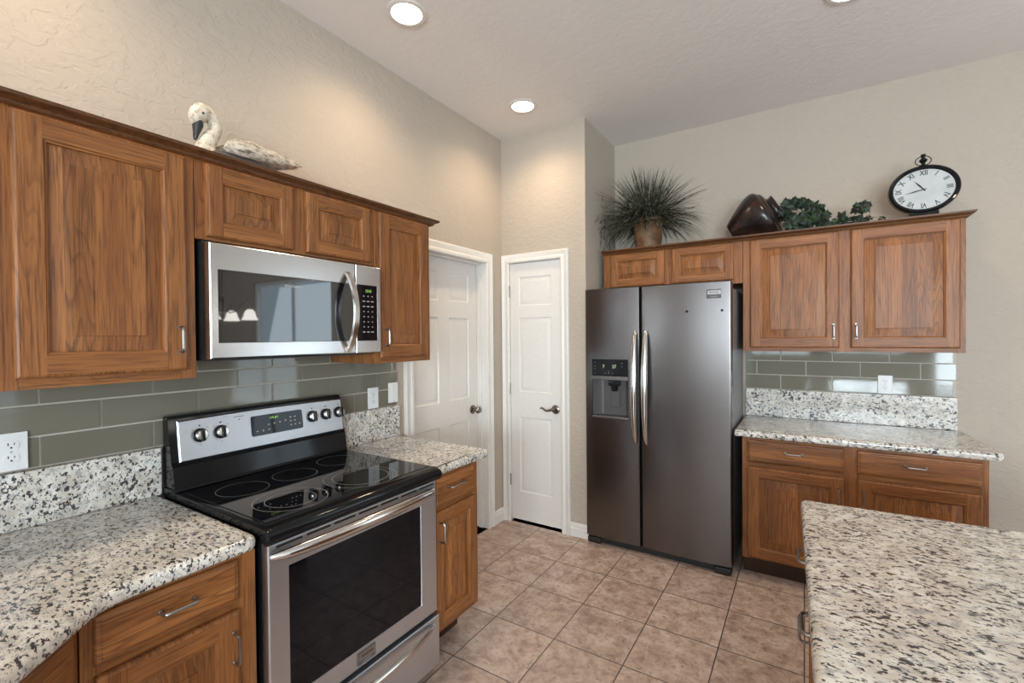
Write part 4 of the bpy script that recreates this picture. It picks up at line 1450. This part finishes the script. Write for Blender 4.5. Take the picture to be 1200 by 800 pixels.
hand('hour_hand', 321.5, 0.066, 0.0040, -0.0015)
hand('minute_hand', 258, 0.086, 0.0032, -0.0028)
b = MB(); b.lathe([(0, 0), (0.004, 0), (0.003, 0.003), (0, 0.0035)], Matrix.Translation((0, -0.0015, CZ - 0.001)) @ Matrix.Rotation(R(90), 4, 'X'), 12, cap=False); b.build('hand_pin', 'blackm', ck)
b = MB(); b.loops([[(-0.085, -0.03, 0), (0.085, -0.03, 0), (0.085, 0.045, 0), (-0.085, 0.045, 0)], [(-0.082, -0.025, 0.012), (0.082, -0.025, 0.012), (0.082, 0.04, 0.012), (-0.082, 0.04, 0.012)], [(-0.066, -0.012, 0.024), (0.066, -0.012, 0.024), (0.066, 0.034, 0.024), (-0.066, 0.034, 0.024)], [(-0.06, -0.008, 0.085), (0.06, -0.008, 0.085), (0.06, 0.03, 0.085), (-0.06, 0.03, 0.085)]])
b.build('base', 'black', ck)
b = MB()
b.lathe([(0.022, 0.0), (0.018, 0.008), (0.009, 0.012), (0.008, 0.018), (0.014, 0.026), (0.020, 0.034), (0.014, 0.042), (0.008, 0.048), (0.009, 0.054), (0.012, 0.060), (0.010, 0.068), (0.0, 0.071)], Matrix.Translation((0.0, 0.014, CZ + B_ - 0.004)), 20)
b.build('crown_knob', 'black', ck)
b = MB()
b.tube([(0.034 * math.cos(a), 0.014, CZ + B_ + 0.028 + 0.026 * math.sin(a)) for a in [2 * math.pi * i / 28 for i in range(29)]], 0.0024, 8, cap=False)
b.build('ring', 'black', ck)

# ------------------------------------------------------------------ dining chandelier (seen mirrored in the microwave door)
M['opal'] = emit('opal_glass_lit', (1.0, 0.95, 0.86), 5.0)
ch = thing('chandelier', 'pewter chandelier with four lit white glass shades hanging over the dining area', 'light', (4.45, 2.70, ZC))
b = MB(); b.lathe([(0.0, -0.001), (0.065, -0.001), (0.062, -0.018), (0.02, -0.03), (0.0, -0.03)], None, 24, cap=False)
b.tube([(0, 0, -0.03), (0, 0, -1.10)], 0.006, 8)
b.lathe([(0.006, -1.05), (0.03, -1.10), (0.022, -1.16), (0.035, -1.22), (0.02, -1.28), (0.0, -1.30)], None, 20)
b.build('stem', 'bronze', ch)
for i in range(4):
    a = math.pi / 4 + i * math.pi / 2
    d = Vector((math.cos(a), math.sin(a), 0))
    b = MB(); b.tube([d * r_2 + Vector((0, 0, z)) for r_2, z in ((0.02, -1.2), (0.08, -1.24), (0.15, -1.22), (0.20, -1.14), (0.25, -1.12), (0.285, -1.16), (0.29, -1.20))], 0.007, 8)
    ar = b.build('arm', 'bronze', ch)
    b = MB(); b.lathe([(0.02, -1.20), (0.035, -1.205), (0.055, -1.235), (0.065, -1.28), (0.088, -1.325), (0.084, -1.325), (0.062, -1.28), (0.05, -1.235), (0.03, -1.212)], Matrix.Translation(d * 0.29), 24)
    b.build('shade', 'opal', ar)
